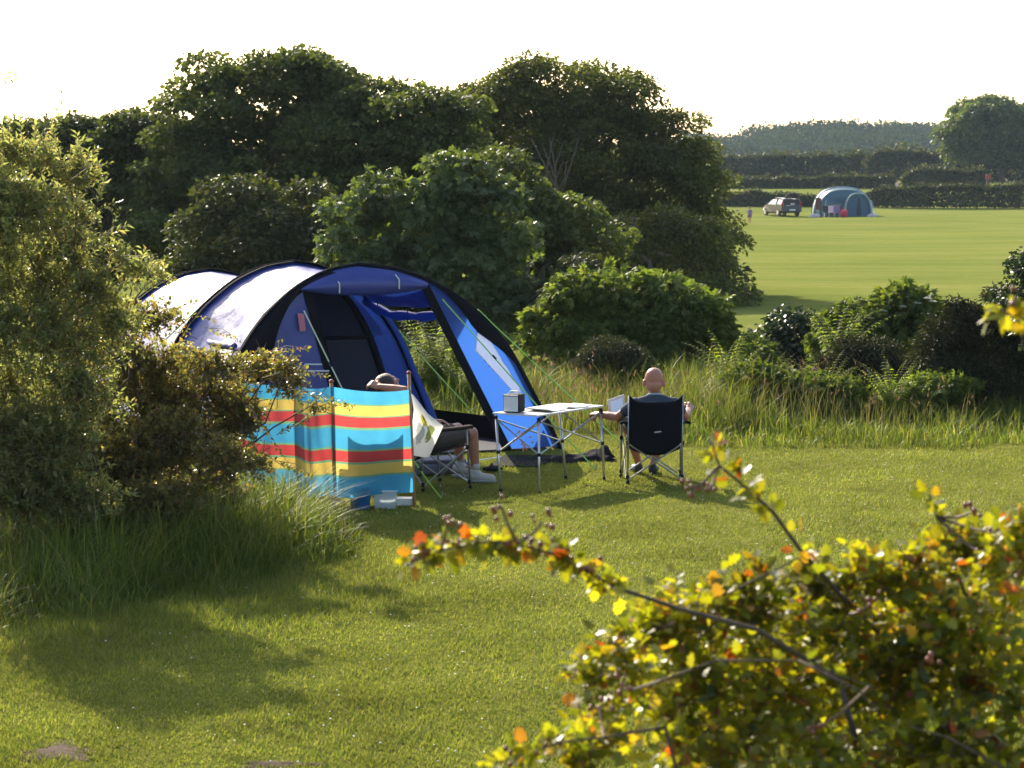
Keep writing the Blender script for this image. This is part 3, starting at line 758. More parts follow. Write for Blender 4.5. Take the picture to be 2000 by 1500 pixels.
def far_tent():
    YC = 184.0; X0 = (1643 - 1000) * YC / F_PX; g0 = gz_at(X0, YC)
    c = Vector((X0, YC, g0))
    root = thing('family_tent', c, 'teal family tent with pale sunlit roof pitched on the far field', 'tent')
    H = 2.35; Wd = 2.3; prof = lambda t, W_, H_: (W_ * np.sign(cos(t)) * abs(cos(t)) ** .75, H_ * abs(sin(t)) ** .8)
    N = 20
    def arch(cx, cy, W_, H_, ang): 
        row = []
        for k in range(N + 1):
            t = pi - pi * k / N; a, z = prof(t, W_, H_)
            row.append(c + Vector((cx + a * cos(ang), cy + a * sin(ang), z)))
        return row
    rows = [arch(-.1, 2.6, .8, .5, 0), arch(0, 2.0, 1.9, 1.9, 0), arch(0, .9, Wd, H, 0), arch(0, -.2, Wd, H * .98, 0), arch(.1, -1.0, Wd * .93, H * .9, 0)]
    mb = MB(); mb.grid(rows[:4]); mb.build('roof', M['teal_pale_sunlit'], root, True)
    mb = MB(); mb.grid(rows[3:5]); mb.build('front_slope', M['teal'], root, True)
    fr = MB(); b = rows[4]
    base = [Vector((p.x, p.y - .02, g0 + .02)) for p in b]
    fr.grid([b, base]); fr.build('front_wall', M['teal_dark'], root)
    for i in (2, 3, 4):
        tb = MB(); tb.tube([p + Vector((0, -.01, .02)) for p in rows[i]], .05, 6); tb.build('pole_sleeve', M['teal_navy'] if i == 2 else M['teal_pale_sunlit'], root)
    # porch tunnel at the right of the front
    pr = [arch(.95, y, 1.05, 1.85, 0) for y in (-.9, -1.9, -2.2)]
    mb = MB(); mb.grid(pr); mb.build('porch_roof', M['teal'], root, True)
    mb = MB(); mb.tube([p for p in pr[2]], .06, 6); mb.build('porch_sleeve', M['teal_pale_sunlit'], root)
    fr = MB(); base = [Vector((p.x, p.y, g0 + .02)) for p in pr[1]]; fr.grid([pr[1], base]); fr.build('porch_wall', M['teal_dark'], root)
    d = MB(); d.grid([[c + Vector((1.05 + x * (1 if z < 1.3 else .5), -1.93, z)) for x in (-.17, .17)] for z in (.1, .7, 1.3, 1.5)]); d.build('porch_window', M['teal_navy'], root)
    d = MB(); d.grid([[c + Vector((-.75 + x * (1 - .25 * z / 1.6), -1.06 + z * .05, z)) for x in (-.62, .62)] for z in (.15, .8, 1.55)]); d.build('window', M['tent_glass'], root)
    for s in ((-1.45, -1.15), (2.15, -1.2), (1.9, -2.3)):
        gl = MB(); gl.tube([c + Vector((s[0], s[1], 1.3)), c + Vector((s[0] + .25 * np.sign(s[0]), s[1] - .9, 0))], .018, 4); gl.build('guy_line', M['white'], root)
    # tiny things in front of it
    def small_chair(px, py, Y, mat, label):
        q = Vector(((px - 1000) * Y / F_PX, Y, gz_at((px - 1000) * Y / F_PX, Y)))
        t = thing('camp_chair', q, label, 'chair', 'small chairs outside the far tent')
        a = MB(); a.box(q + Vector((0, .2, .65)), (.5, .06, .5), None, .02); a.build('backrest', mat, t)
        a = MB(); a.box(q + Vector((0, 0, .4)), (.5, .42, .06), None, .02); a.build('seat', mat, t)
        for sx in (-.22, .22):
            for sy in (-.18, .18):
                a = MB(); a.tube([q + Vector((sx, sy, 0)), q + Vector((sx, sy, .42))], .02, 5); a.build('leg', M['steel'], t)
    small_chair(1623, 415, 181, M['pinkish'], 'pale pink camp chair outside the left half of the teal tent')
    small_chair(1633, 416, 180.5, M['purple'], 'purple camp chair outside the teal tent, beside the pale pink one')
    small_chair(1612, 415, 181.5, M['car_dark'], 'dark camp chair nearest the brown signboard')
    q = Vector(((1646 - 1000) * 180.5 / F_PX, 180.5, gz_at(26, 180.5)))
    bag = MB(); bag.ell(q + Vector((0, 0, .28)), (.33, .22, .3)); bag.ell(q + Vector((.15, 0, .42)), (.2, .16, .17)); bag.tube([q + Vector((-.15, 0, .5)), q + Vector((-.05, 0, .68)), q + Vector((.1, 0, .62))], .03, 5)
    o = bag.build('holdall', M['red_cloth'], None, True); tag(o, 'bright red bag on the grass beside the teal tent porch', 'bag')
    for px, lab in ((1588, 'pile of pale gear at the left foot of the teal tent'), (1701, 'pile of pale gear at the right foot of the teal tent')):
        q = Vector(((px - 1000) * 181 / F_PX, 181, gz_at(25, 181)))
        a = MB(); a.box(q + Vector((0, 0, .14)), (.42, .3, .28), None, .04); a.ell(q + Vector((.3, .1, .12)), (.2, .2, .14)); a.box(q + Vector((-.25, -.05, .1)), (.25, .2, .2), None, .03)
        o = a.build('camping_bag', M['pinkish'], None); tag(o, lab, 'bag', 'bags beside the far tent')
far_tent()

q = Vector(((1599 - 1000) * 168 / F_PX, 168, gz_at(22.5, 168)))
t = thing('sign_post', q, 'brown signboard on a thin post standing in the mown field', 'sign')
a = MB(); a.box(q + Vector((0.07, 0, .7)), (.08, .08, 1.5)); a.build('post', M['bark'], t)
a = MB(); a.box(q + Vector((-.1, -.06, 1.05)), (.42, .05, .85), None, .01); a.build('board', M['sign_brown'], t)
q = Vector(((1926 - 1000) * 236 / F_PX, 236, terr(236)))
t = thing('field_post', q, 'short dark post with red top at the end of the short hedge', 'post')
a = MB(); a.box(q + Vector((0, 0, .6)), (.3, .3, 1.3)); a.build('shaft', M['bark'], t)
a = MB(); a.box(q + Vector((0, 0, 1.45)), (.46, .36, .5), None, .05); a.build('cap', M['red_paint'], t)

def remesh_obj(name, mb, mat, parent, voxel=0.008, smooth_it=3):
    o = mb.build(name, mat, parent, True)
    m = o.modifiers.new('union', 'REMESH'); m.mode = 'VOXEL'; m.voxel_size = voxel; m.use_smooth_shade = True
    if smooth_it:
        s = o.modifiers.new('soften', 'SMOOTH'); s.factor = 0.5; s.iterations = smooth_it
    dg = bpy.context.evaluated_depsgraph_get()
    me = bpy.data.meshes.new_from_object(o.evaluated_get(dg))
    old = o.data; o.modifiers.clear(); o.data = me; bpy.data.meshes.remove(old); me.name = name
    if not me.materials: me.materials.append(mat)
    return o

def walker(px, Y, h, label, dress, stride=.22, mat_skin='skin'):
    q = Vector(((px - 1000) * Y / F_PX, Y, gz_at((px - 1000) * Y / F_PX, Y))); k = h / 1.7
    W = lambda x, y, z: q + Vector((x, y, z)) * k
    t = thing('person', q, label, 'person')
    b = MB()
    b.ell(W(0, 0, 1.58), (.08 * k, .1 * k, .12 * k)); b.capsule(W(0, 0, 1.38), .055 * k, W(0, 0, 1.5), .05 * k)
    b.capsule(W(-.15, 0, 1.32), .07 * k, W(.15, 0, 1.32), .07 * k); b.capsule(W(0, 0, 1.25), .14 * k, W(0, 0, .95), .15 * k)
    for s in (-1, 1):
        b.capsule(W(s * .2, 0, 1.33), .05 * k, W(s * .27, s * .05, 1.05), .04 * k); b.capsule(W(s * .27, s * .05, 1.05), .04 * k, W(s * .25, -.1 + s * .1, .82), .03 * k)
        b.capsule(W(s * .09, 0, .92), .085 * k, W(s * .09, s * stride * .5, .5), .06 * k); b.capsule(W(s * .09, s * stride * .5, .5), .06 * k, W(s * .09, s * stride, .09), .04 * k)
        b.capsule(W(s * .09, s * stride, .05), .045 * k, W(s * .09, s * stride + .15, .04), .035 * k)
    remesh_obj('body', b, M[mat_skin], t, .02 * k, 2)
    d = MB(); d.tube([W(0, 0, 1.36), W(0, 0, 1.2), W(0, 0, .98), W(0, 0, .6)], [.17 * k, .175 * k, .17 * k, .26 * k], 14); d.build('dress', M[dress], t, True)
    hr = MB(); hr.ell(W(0, .03, 1.61), (.095 * k, .105 * k, .115 * k)); hr.build('hair', M['hair'], t, True)
walker(1463, 150, 1.05, 'small child in a purple dress walking at the edge of the big dark tree', 'purple')
walker(1749, 232, 1.1, 'tiny figure in pale clothes standing at the gap between the middle hedges', 'pinkish')

# ================================================================== TREES
SY = dict(sub=0.42, cover=.85, per=205, leaf=(0.118, 0.095), tmpl=T_SIMPLE, fill=0.35, flat=.6)
tree('sycamore_tree', [(215, 285, 95, 62), (145, 300, 65, 65), (275, 330, 70, 80), (200, 400, 130, 95), (110, 420, 90, 110), (300, 430, 80, 90), (210, 510, 150, 80), (250, 300, 80, 72), (318, 330, 62, 90), (160, 345, 90, 90), (60, 330, 80, 90)], 53, 'sycamore',
     'dark flat-topped tree furthest left in the thicket, behind the pale green bush', seed=31, **SY)
tree('sycamore_tree', [(398, 165, 46, 32), (560, 168, 125, 52), (480, 225, 110, 75), (365, 255, 62, 62), (645, 235, 95, 85), (520, 330, 170, 100), (395, 365, 110, 100), (610, 390, 140, 105), (480, 470, 200, 85), (575, 245, 90, 60), (470, 290, 70, 55)], 51, 'sycamore',
     'tallest dark tree with a domed top and a lopsided tuft on its left', seed=32, **SY)
tree('sycamore_tree', [(765, 222, 100, 58), (850, 255, 75, 68), (700, 300, 105, 95), (820, 345, 125, 105), (895, 330, 60, 85), (750, 440, 170, 105), (895, 225, 60, 45)], 50, 'sycamore',
     'dark domed tree standing between the tallest tree and the broad olive tree', seed=33, **SY)
def pale_stems(root, rng):
    for k in range(8):
        b = at(1078 + rng.uniform(-22, 22), 375 + rng.uniform(-10, 25), 57.4); e = at(1085 + (k - 3.5) * 12 + rng.uniform(-10, 10), 285 + rng.uniform(-20, 35), 57.6)
        m = b.lerp(e, .5) + Vector((rng.uniform(-.12, .12), -.1, 0))
        a = MB(); a.tube([b, m, e], [.02, .016, .008], 5); a.build('limb', M['pale_bark'], root, True)
tree('hawthorn_tree', [(1080, 185, 125, 58), (1195, 225, 110, 70), (1000, 228, 105, 66), (950, 290, 75, 95), (1275, 305, 78, 80), (1150, 300, 150, 110), (1325, 375, 75, 100), (1240, 420, 160, 120), (1365, 450, 68, 80), (1085, 450, 140, 120), (1330, 530, 85, 70), (1190, 555, 170, 85), (1400, 480, 38, 30), (1385, 540, 48, 55, -5), (1340, 590, 62, 42, -7), (1410, 590, 30, 30, -6), (1265, 480, 80, 60, -6), (1370, 500, 52, 70, -6), (1065, 255, 85, 60), (1318, 300, 55, 72), (1280, 255, 52, 50), (1030, 290, 80, 62, 2), (1110, 330, 70, 60, 3), (930, 250, 50, 50, 1)], 61, 'willow',
     'broad olive green tree with pale bare stems showing, overhanging the field', sub=.44, cover=.9, per=190, leaf=(.12, .075), tmpl=T_SIMPLE, fill=.45, seed=34, extra=pale_stems, trunk_px=1180)
tree('sycamore_tree', [(960, 370, 85, 62), (1040, 430, 82, 70), (1120, 470, 70, 62), (1000, 510, 140, 100), (1120, 555, 80, 75), (930, 440, 80, 80)], 46, 'sycamore',
     'lower dark green tree sloping down to the right in front of the olive tree', seed=35, **SY)
tree('sapling_tree', [(885, 365, 62, 42), (860, 430, 85, 75), (955, 430, 55, 60), (762, 400, 48, 50), (750, 470, 100, 75), (880, 530, 140, 100), (1012, 500, 46, 42), (690, 540, 95, 62), (970, 610, 100, 75), (820, 620, 180, 95)], 38, 'sycamore_b',
     'light green young tree with pointed tops right behind the blue tent', sub=.34, cover=1.0, per=58, leaf=(.13, .125), tmpl=T_FIVE, fill=.3, seed=36, tr=.09)
tree('thicket_shrub', [(480, 408, 72, 45), (590, 418, 62, 45), (430, 470, 66, 62), (530, 490, 140, 75), (625, 500, 85, 70), (500, 580, 170, 85), (395, 530, 40, 60)], 41, 'shrub',
     'rounded brownish green shrub behind the rear arch of the blue tent', 'shrub', sub=.36, cover=1.1, per=170, leaf=(.10, .075), tmpl=T_SIMPLE, fill=.35, seed=37, tr=.07)
for k, (spec, Y, mt, lab, sub, per, lf, tm) in enumerate([
    ([(1110, 610, 60, 48), (1200, 592, 88, 42), (1290, 600, 88, 46), (1365, 635, 52, 52), (1150, 670, 105, 65), (1270, 680, 130, 65), (1385, 700, 50, 45)], 33, 'elder', 'big leafy elder bush behind the tall grass, left of the field shadow', .26, 60, (.13, .10), T_FIVE),
    ([(1140, 560, 55, 42), (1090, 605, 55, 48), (1185, 570, 30, 25)], 37, 'shrub', 'small bronze tinged bush peeping over the big elder bush', .22, 55, (.09, .09), T_FIVE),
    ([(1540, 660, 60, 40), (1498, 690, 45, 36), (1592, 680, 45, 42), (1540, 710, 70, 40), (1600, 720, 50, 35)], 36, 'dark', 'dark glossy bush standing right below the field shadow', .2, 50, (.07, .07), T_SIMPLE),
    ([(1765, 618, 55, 36), (1690, 645, 66, 42), (1630, 672, 55, 42), (1805, 640, 42, 42), (1720, 695, 115, 48), (1830, 690, 60, 45)], 34, 'elder', 'elder bush with flat creamy flower heads in front of the mown field', .22, 52, (.12, .09), T_FIVE),
    ([(1680, 722, 78, 45), (1742, 742, 58, 45), (1640, 745, 55, 35), (1660, 775, 80, 36), (1740, 775, 60, 36)], 30, 'gorse', 'low brown gorse clump in front of the flowering elder', .15, 120, (.075, .02), T_SIMPLE),
    ([(1850, 685, 52, 55), (1910, 665, 52, 52), (1975, 670, 55, 70), (1900, 745, 105, 60), (2005, 740, 80, 70), (1960, 615, 32, 45), (1870, 625, 24, 40), (1900, 795, 110, 40), (1995, 790, 70, 55), (1820, 740, 45, 50)], 29, 'gorse', 'tall dark gorse bush at the right edge', .16, 120, (.08, .02), T_SIMPLE),
    ([(2005, 560, 34, 55), (2040, 620, 60, 100), (1990, 600, 28, 30)], 27.5, 'dark', 'round leaved dark bush cut by the right edge above the gorse', .16, 45, (.06, .055), T_SIMPLE),
    ([(1450, 695, 55, 36), (1410, 720, 50, 36), (1490, 735, 50, 30)], 35, 'elder', 'low mixed bush between the elder bush and the dark glossy bush', .18, 50, (.09, .07), T_FIVE),
    ([(1830, 770, 60, 30), (1750, 790, 60, 25), (1620, 775, 60, 25), (1540, 765, 60, 30), (1480, 755, 50, 26), (1880, 820, 50, 22)], 28.3, 'elder', 'bracken and bramble tangle at the foot of the gorse', .14, 45, (.10, .06), T_FIVE),
    ([(1190, 705, 55, 32), (1240, 720, 45, 28)], 30.5, 'gorse', 'small purple brown gorse clump at the foot of the big elder bush', .13, 110, (.06, .018), T_SIMPLE)]):
    def umb(root, rng, k=k):
        if k != 3: return
        for px, py in ((1812, 574), (1790, 583), (1765, 590), (1725, 598), (1822, 580), (1700, 612), (1650, 640), (1610, 655)):
            c = at(px, py + 9, 33.6); a = MB(); a.ell(c, (.055, .05, .012), None, 10, 5)
            for j in range(7):
                an = j * .9; a.ell(c + Vector((.05 * cos(an), .045 * sin(an), .008 * (j % 3))), (.022, .022, .009), None, 6, 4)
            a.build('flower_head', M['umbel'], root)
    tree('gorse_bush' if mt == 'gorse' else 'leafy_bush', spec, Y, mt, lab, 'bush', sub=sub, cover=1.15, per=per, leaf=lf, tmpl=tm, fill=.4, seed=50 + k, tr=.05, flat=.85, extra=umb)

# ferny plant seen through the tent's side door
def fern_plant(px, py, Y, label, seed, n=26, L=.75):
    rng = np.random.default_rng(seed); b = at(px, py, Y); b.z = 0
    root = thing('fern', b, label, 'fern'); P = []; A = []; Nn = []; LL = []; st = MB()
    for k in range(n):
        az = rng.uniform(0, 2 * pi); l = L * rng.uniform(.8, 1.35); lean = rng.uniform(.25, .75)
        pts = []
        for q in range(22):
            s = q / 21; r = l * lean * s * s * .9 + .1 * s
            p = Vector((b.x + cos(az) * r, b.y + sin(az) * r, l * s * 1.25 - .5 * l * lean * s ** 3)); pts.append(p)
            if q > 1:
                side = np.array([-sin(az), cos(az), 0]); fw = np.array([cos(az), sin(az), .25])
                for sg in (-1, 1):
                    P.append(p); A.append(side * sg + fw * .5 + np.array([0, 0, -.15])); Nn.append(UP + rng.normal(size=3) * .25); LL.append(.24 * l * (1.1 - s))
        st.tube(pts[::3], list(np.linspace(.006, .0015, len(pts[::3]))), 4)
    V, Fc = leaves_np(T_LONG, np.array(P), np.array(A), np.array(Nn), np.array(LL), np.array(LL) * .24)
    np_mesh('foliage', V, Fc, M['fern'], root); st.build('stem', M['twig'], root); return root
fern_plant(862, 800, 30.0, 'tall bright green fern seen through the open tent doorway', 71, 46, 1.0)
fern_plant(905, 820, 29.2, 'bright fern at the right side of the tent doorway, beside the black edge', 72, 30, .72)
fern_plant(815, 810, 29.6, 'bright fern half hidden by the blue arch on the left of the doorway', 73, 30, .8)

fern_plant(1610, 770, 28.6, 'bracken fern at the foot of the low brown gorse clump', 74, 26, .62)
fern_plant(1490, 770, 28.9, 'bracken fern left of the brown gorse clump, above the lawn edge', 75, 26, .6)
fern_plant(1745, 800, 28.0, 'bracken fern between the two gorse bushes', 76, 28, .6)
fern_plant(1425, 745, 30.2, 'bracken fern at the right foot of the big elder bush', 77, 26, .75)
fern_plant(1640, 700, 32.6, 'bracken fern in front of the flowering elder, behind the gorse', 78, 30, .95)
# ================================================================== BLUE TUNNEL TENT
E = Vector((.92, .40, 0)).normalized(); AX = Vector((-.40, .92, 0)).normalized()
C3 = Vector((-1.64, 24.5, 0))
ARCH = {3: (C3, 1.80, 2.37, 2.09), 2: (Vector((-2.54, 26.5, 0)), 1.9, 1.74, 2.05), 1: (Vector((-3.95, 29.7, 0)), 1.8, 1.8, 1.83), 0: (Vector((-4.5, 31.1, 0)), 1.3, 1.3, .55)}
_pw = np.array([1, .93, .86, .75, .66, .55, .37, .18, 0]); _pz = np.array([0, .16, .30, .52, .65, .765, .895, .972, 1.0])
_L = np.concatenate([[0], np.cumsum(np.hypot(np.diff(_pw), np.diff(_pz)))]); _L /= _L[-1]
def _cr(xs, ys, q):
    i = int(np.clip(np.searchsorted(xs, q) - 1, 0, len(xs) - 2)); t = (q - xs[i]) / (xs[i + 1] - xs[i])
    m = lambda k: (ys[min(k + 1, len(ys) - 1)] - ys[max(k - 1, 0)]) / (xs[min(k + 1, len(ys) - 1)] - xs[max(k - 1, 0)]) * (xs[i + 1] - xs[i])
    return (2 * t ** 3 - 3 * t * t + 1) * ys[i] + (t ** 3 - 2 * t * t + t) * m(i) + (-2 * t ** 3 + 3 * t * t) * ys[i + 1] + (t ** 3 - t * t) * m(i + 1)
def prof(s):
    s = min(max(s, 0), 1); return _cr(_L, _pw, s), (1.0 if s > .9999 else _cr(_L, _pz, s))
def s_at_z(zf):
    lo, hi = 0, 1
    for _ in range(40):
        m = (lo + hi) / 2
        if prof(m)[1] < zf: lo = m
        else: hi = m
    return lo
def arch_pt(i, u, k=1.0, dz=0):
    c, wl_, wr_, h = ARCH[i]; w, z = prof(1 - abs(u))
    return c + E * ((wr_ if u > 0 else -wl_) * w * k) + Vector((0, 0, h * (1 - (1 - k) * .6) * z + dz))
def arch_plane(i, l, z): return ARCH[i][0] + E * l + Vector((0, 0, z))
def panel_pt(i, j, u, v, sag=.05, lift=0.0):
    p = arch_pt(i, u).lerp(arch_pt(j, u), v); c = ARCH[i][0].lerp(ARCH[j][0], v) + Vector((0, 0, .7))
    wr = (.012 * sin(u * 19 + v * 7) + .009 * sin(u * 47 - v * 15) + .006 * sin(u * 83 + v * 22)) * sin(v * pi)
    return p + (c - p).normalized() * (sag * 4 * v * (1 - v) + wr - lift)
def panel(name, i, j, u0, u1, v0, v1, mat, parent, nu=40, nv=12, sag=.05, lift=0.0, label=None):
    mb = MB(); mb.grid([[panel_pt(i, j, u0 + (u1 - u0) * a / nu, v0 + (v1 - v0) * b / nv, sag, lift) for b in range(nv + 1)] for a in range(nu + 1)])
    return mb.build(name, mat, parent, True, label)
tent = thing('tunnel_tent', (C3.x, C3.y, 0), 'big blue tunnel tent with three black arches and an open front doorway', 'tent')
uo = 1 - s_at_z(.80)
panel('roof_panel', 3, 2, -1, uo, 0, 1, M['tent_blue'], tent, 44, 14, .15)
panel('roof_panel', 2, 1, -1, 1, 0, 1, M['tent_blue'], tent, 48, 14, .18)
panel('rear_panel', 1, 0, -1, 1, 0, 1, M['tent_blue'], tent, 40, 8, .06)
panel('side_strip', 3, 2, uo, 1, .92, 1, M['tent_blue'], tent, 14, 3, .02)
panel('side_strip', 3, 2, uo, 1, 0, .05, M['tent_blue'], tent, 14, 2, .02)
for i in (3, 2, 1):
    mb = MB(); mb.tube([arch_pt(i, -1 + 2 * k / 60, 1.006) for k in range(61)], .021, 8); mb.build('arch_pole', M['tent_black'], tent, True)
for (i, j, v1) in ((3, 2, .05), (2, 1, .03), (1, 0, .06)):
    panel('pole_sleeve', i, j, -1, 1, -.008, v1, M['tent_black'], tent, 48, 1, .0, .012)
for (i, j, v1) in ((3, 2, .955), (2, 1, .972)):
    panel('pole_sleeve', i, j, -1, uo if i == 3 else 1, v1, 1.0, M['tent_black'], tent, 48, 1, .0, .012)
# rolled side door hanging under the open right side
mb = MB(); pts = []
for k in range(13):
    v = k / 12; p = panel_pt(3, 2, uo + .01, v, .12) + Vector((0, 0, -.05 - .06 * sin(pi * v))); pts.append(p)
mb.tube(pts, [.05 + .012 * sin(k * 2.1) for k in range(13)], 10); rd = mb.build('rolled_side_door', M['tent_wing'], tent, True)
for k in (2, 6, 10):
    mb = MB(); p = pts[k]; mb.tube([p + Vector((.0, -.058, .08)), p + Vector((0, -.066, 0)), p + Vector((0, -.04, -.06))], .006, 5); mb.build('toggle', M['tent_black'], rd)
panel('side_door_flap', 3, 2, uo - .10, uo + .005, .05, .95, M['tent_wing'], tent, 6, 10, .05, -.015)
# front wings in the plane of the front arch
def bound(zf, right):
    s = s_at_z(zf); w, z = prof(s); return (ARCH[3][2] if right else -ARCH[3][1]) * w
H3 = ARCH[3][3]
def lz(px, py):
    for Yg in np.linspace(23.5, 26.5, 601):
        p = at(px, py, Yg); l = (p - C3).dot(E)
        if abs((p - C3).dot(AX)) < .004: return l, p.z
    return l, p.z
wpts = [lz(*q) for q in ((930, 648), (957, 668), (1018, 766), (1004, 769), (926, 682))]
def inside(poly, x, y):
    c = False; j = len(poly) - 1
    for i in range(len(poly)):
        if (poly[i][1] > y) != (poly[j][1] > y) and x < (poly[j][0] - poly[i][0]) * (y - poly[i][1]) / (poly[j][1] - poly[i][1]) + poly[i][0]: c = not c
        j = i
    return c
def wing(name, right, top_l, top_z, bot_l, mat, inset, off, z0=0.03):
    rows = []
    for k in range(71):
        z = z0 + (top_z - z0) * k / 70
        il = bot_l + (top_l - bot_l) * (z / top_z); ol = bound(z / H3, right) * .995
        row = []
        for q in range(29):
            l = il + (ol - il) * q / 28
            bul = off + .03 * sin(pi * q / 28) * sin(pi * min(1, z / top_z)) + .006 * sin(9 * z + 14 * l) * sin(pi * q / 28)
            row.append(arch_plane(3, l, z) - AX * bul)
        rows.append(row)
    mb = MB(); mb.grid(rows)
    if right: mb.F = [f for f in mb.F if not inside(wpts, (sum((mb.V[i] [0] for i in f)) / 4 - C3.x) * E.x + (sum((mb.V[i][1] for i in f)) / 4 - C3.y) * E.y, sum((mb.V[i][2] for i in f)) / 4)]
    return mb.build(name, mat, tent, True)
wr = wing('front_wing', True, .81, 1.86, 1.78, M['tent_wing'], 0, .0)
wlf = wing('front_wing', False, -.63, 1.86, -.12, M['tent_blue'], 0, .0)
def edge_band(l0, z0, l1, z1, w, name, mat, off=.012, side=1):
    mb = MB(); rows = []
    for k in range(9):
        f = k / 8; l = l0 + (l1 - l0) * f; z = z0 + (z1 - z0) * f
        rows.append([arch_plane(3, l + d * side, z) - AX * off for d in (-w, 0.004)])
    mb.grid(rows); return solidify(mb.build(name, mat, tent), .006)
edge_band(.80, 1.86, 1.78, .02, .105, 'door_edging', M['tent_black'])
edge_band(-.64, 1.87, -.13, .02, .10, 'door_edging', M['tent_black'], .012, -1)
def in_sleeve(right, z_lo, z_hi, wfun, name='arch_facing'):
    mb = MB(); rows = []
    for k in range(25):
        z = z_lo + (z_hi - z_lo) * k / 24; o = bound(z / H3, right)
        sg = -1 if right else 1
        rows.append([arch_plane(3, o + sg * d, z - .3 * d) - AX * .045 for d in (0, wfun(z))])
    mb.grid(rows); return solidify(mb.build(name, M['tent_black'], tent, True), .006)
in_sleeve(True, .1, 2.03, lambda z: .03 + .16 * max(0, 1 - abs(z - 1.42) / .42) if z > 1.0 else .03)
in_sleeve(False, .1, 2.03, lambda z: .07 + .30 * max(0, min(1, (1.75 - z) / .7)))
# mesh window set into the opening of the right wing
mb = MB(); mb.slab([arch_plane(3, l, z) - AX * .034 for l, z in wpts], AX * .004); mb.build('window', M['tent_window'], wr)
# orange printed emblem low on the right wing (short strokes, unreadable at this size)
mb = MB()
for (a, b) in (((1006, 846), (1012, 840)), ((1010, 850), (1018, 843)), ((1013, 858), (1018, 866)), ((1018, 860), (1014, 868)), ((1017, 870), (1022, 866)), ((1018, 877), (1023, 872)), ((1021, 868), (1025, 878)), ((1017, 881), (1019, 872)), ((1030, 853), (1034, 852)), ((1034, 862), (1038, 863)), ((1013, 848), (1009, 855))):
    la, za = lz(*a); lb, zb = lz(*b); mb.tube([arch_plane(3, la, za) - AX * .055, arch_plane(3, lb, zb) - AX * .055], .009, 4)
mb.build('emblem', M['orange'], wr)
# rolled front door under the arch top
zl = 1.80
rows = []
for k in range(25):
    l = -.66 + (1.42) * k / 24
    # arch height at this lateral offset
    lo, hi = .6, 1.0
    for _ in range(30):
        m = (lo + hi) / 2
        if abs(bound(m, l > 0)) > abs(l): lo = m
        else: hi = m
    zt = lo * H3 - .02; zb = zl - .035 * sin(pi * k / 24) + .03 * abs(k / 12 - 1) ** 3
    row = []
    for q in range(9):
        f = q / 8; z = zt + (min(zb, zt - .01) - zt) * f
        row.append(arch_plane(3, l, z) - AX * (.03 + .10 * sin(pi * f * .85) * min(1, (zt - zb) / .12)))
    row.append(arch_plane(3, l, min(zb, zt - .01) + .01) + AX * .05)
    rows.append(row)
mb = MB(); mb.grid(rows); rfd = mb.build('rolled_front_door', M['tent_blue'], tent, True)
for px, py in ((652, 553), (768, 545)):
    l, z = lz(px, py)
    mb = MB(); mb.tube([arch_plane(3, l, z + .05) - AX * .07, arch_plane(3, l + .015, z) - AX * .145, arch_plane(3, l + .02, z - .1) - AX * .13], .008, 5); mb.build('toggle', M['guy_pale'], rfd)
# bedroom inner wall hung just inside the middle arch
def inner(zlo, zhi, name, mat, off=.08):
    rows = []
    for k in range(21):
        z = zlo + (zhi - zlo) * k / 20; w, _ = prof(s_at_z(z / 2.05))
        rows.append([ARCH[2][0] + AX * (off + .02 * sin(3 * f)) + E * (-1.9 * w * .97 + (1.9 * w * .97 + 1.74 * w * .80) * f) + Vector((0, 0, z)) for f in np.linspace(0, 1, 9)])
    mb = MB(); mb.grid(rows); return mb.build(name, mat, tent, True)
inner(.02, 1.15, 'bedroom_door', M['tent_navy_b'], .06); inner(1.15, 1.99, 'bedroom_wall', M['tent_navy'], .08)
mb = MB(); w1 = prof(s_at_z(1.15 / 2.05))[0]
mb.tube([ARCH[2][0] + AX * .045 + E * (-.4) + Vector((0, 0, 1.15)), ARCH[2][0] + AX * .045 + E * (1.74 * w1 * .80) + Vector((0, 0, 1.15))], .02, 6); mb.build('door_zip', M['tent_black'], tent)
rows = []
for k in range(25):
    z = .05 + 1.75 * k / 24; w, _ = prof(s_at_z(z / 2.05)); l = 1.74 * w * .80
    rows.append([ARCH[2][0] + AX * .05 + E * (l - .09) + Vector((0, 0, z)), ARCH[2][0] + AX * .05 + E * l + Vector((0, 0, z))])
mb = MB(); mb.grid(rows); solidify(mb.build('bedroom_edging', M['tent_black'], tent, True), .01)
# clear window strip in the right wall behind the middle arch
def rwin(v0, v1, z0, z1):
    u0 = 1 - s_at_z(z0); u1 = 1 - s_at_z(z1); panel('window', 2, 1, u0, u1, v0, v1, M['tent_window'], tent, 10, 2, .18, -.025)
rwin(.05, .2, .58, .86)
# groundsheet with raised lip, and pegged mud flap
mb = MB(); q = [arch_plane(3, -1.7, .015), arch_plane(3, 2.2, .015), ARCH[2][0] + E * 1.75 + Vector((0, 0, .015)), ARCH[2][0] - E * 1.8 + Vector((0, 0, .015))]
mb.slab(q, Vector((0, 0, .012))); mb.build('groundsheet', M['groundsheet'], tent)
panel('groundsheet_lip', 3, 2, .90, 1, 0.05, .9, M['tent_black'], tent, 4, 6, .02, -.03)
# left wall window with rolled blind
u0 = -(1 - s_at_z(.50)); u1 = -(1 - s_at_z(.60))
wn_ = panel('window', 3, 2, u0, u1, .28, .62, M['tent_glass'], tent, 6, 6, .15, .014)
mb = MB(); mb.tube([panel_pt(3, 2, u1, .24 + .44 * k / 8, .15, .045) + Vector((0, 0, -.01 * (k % 2))) for k in range(9)], .03, 8); mb.build('window_blind', M['tent_blue'], wn_, True)
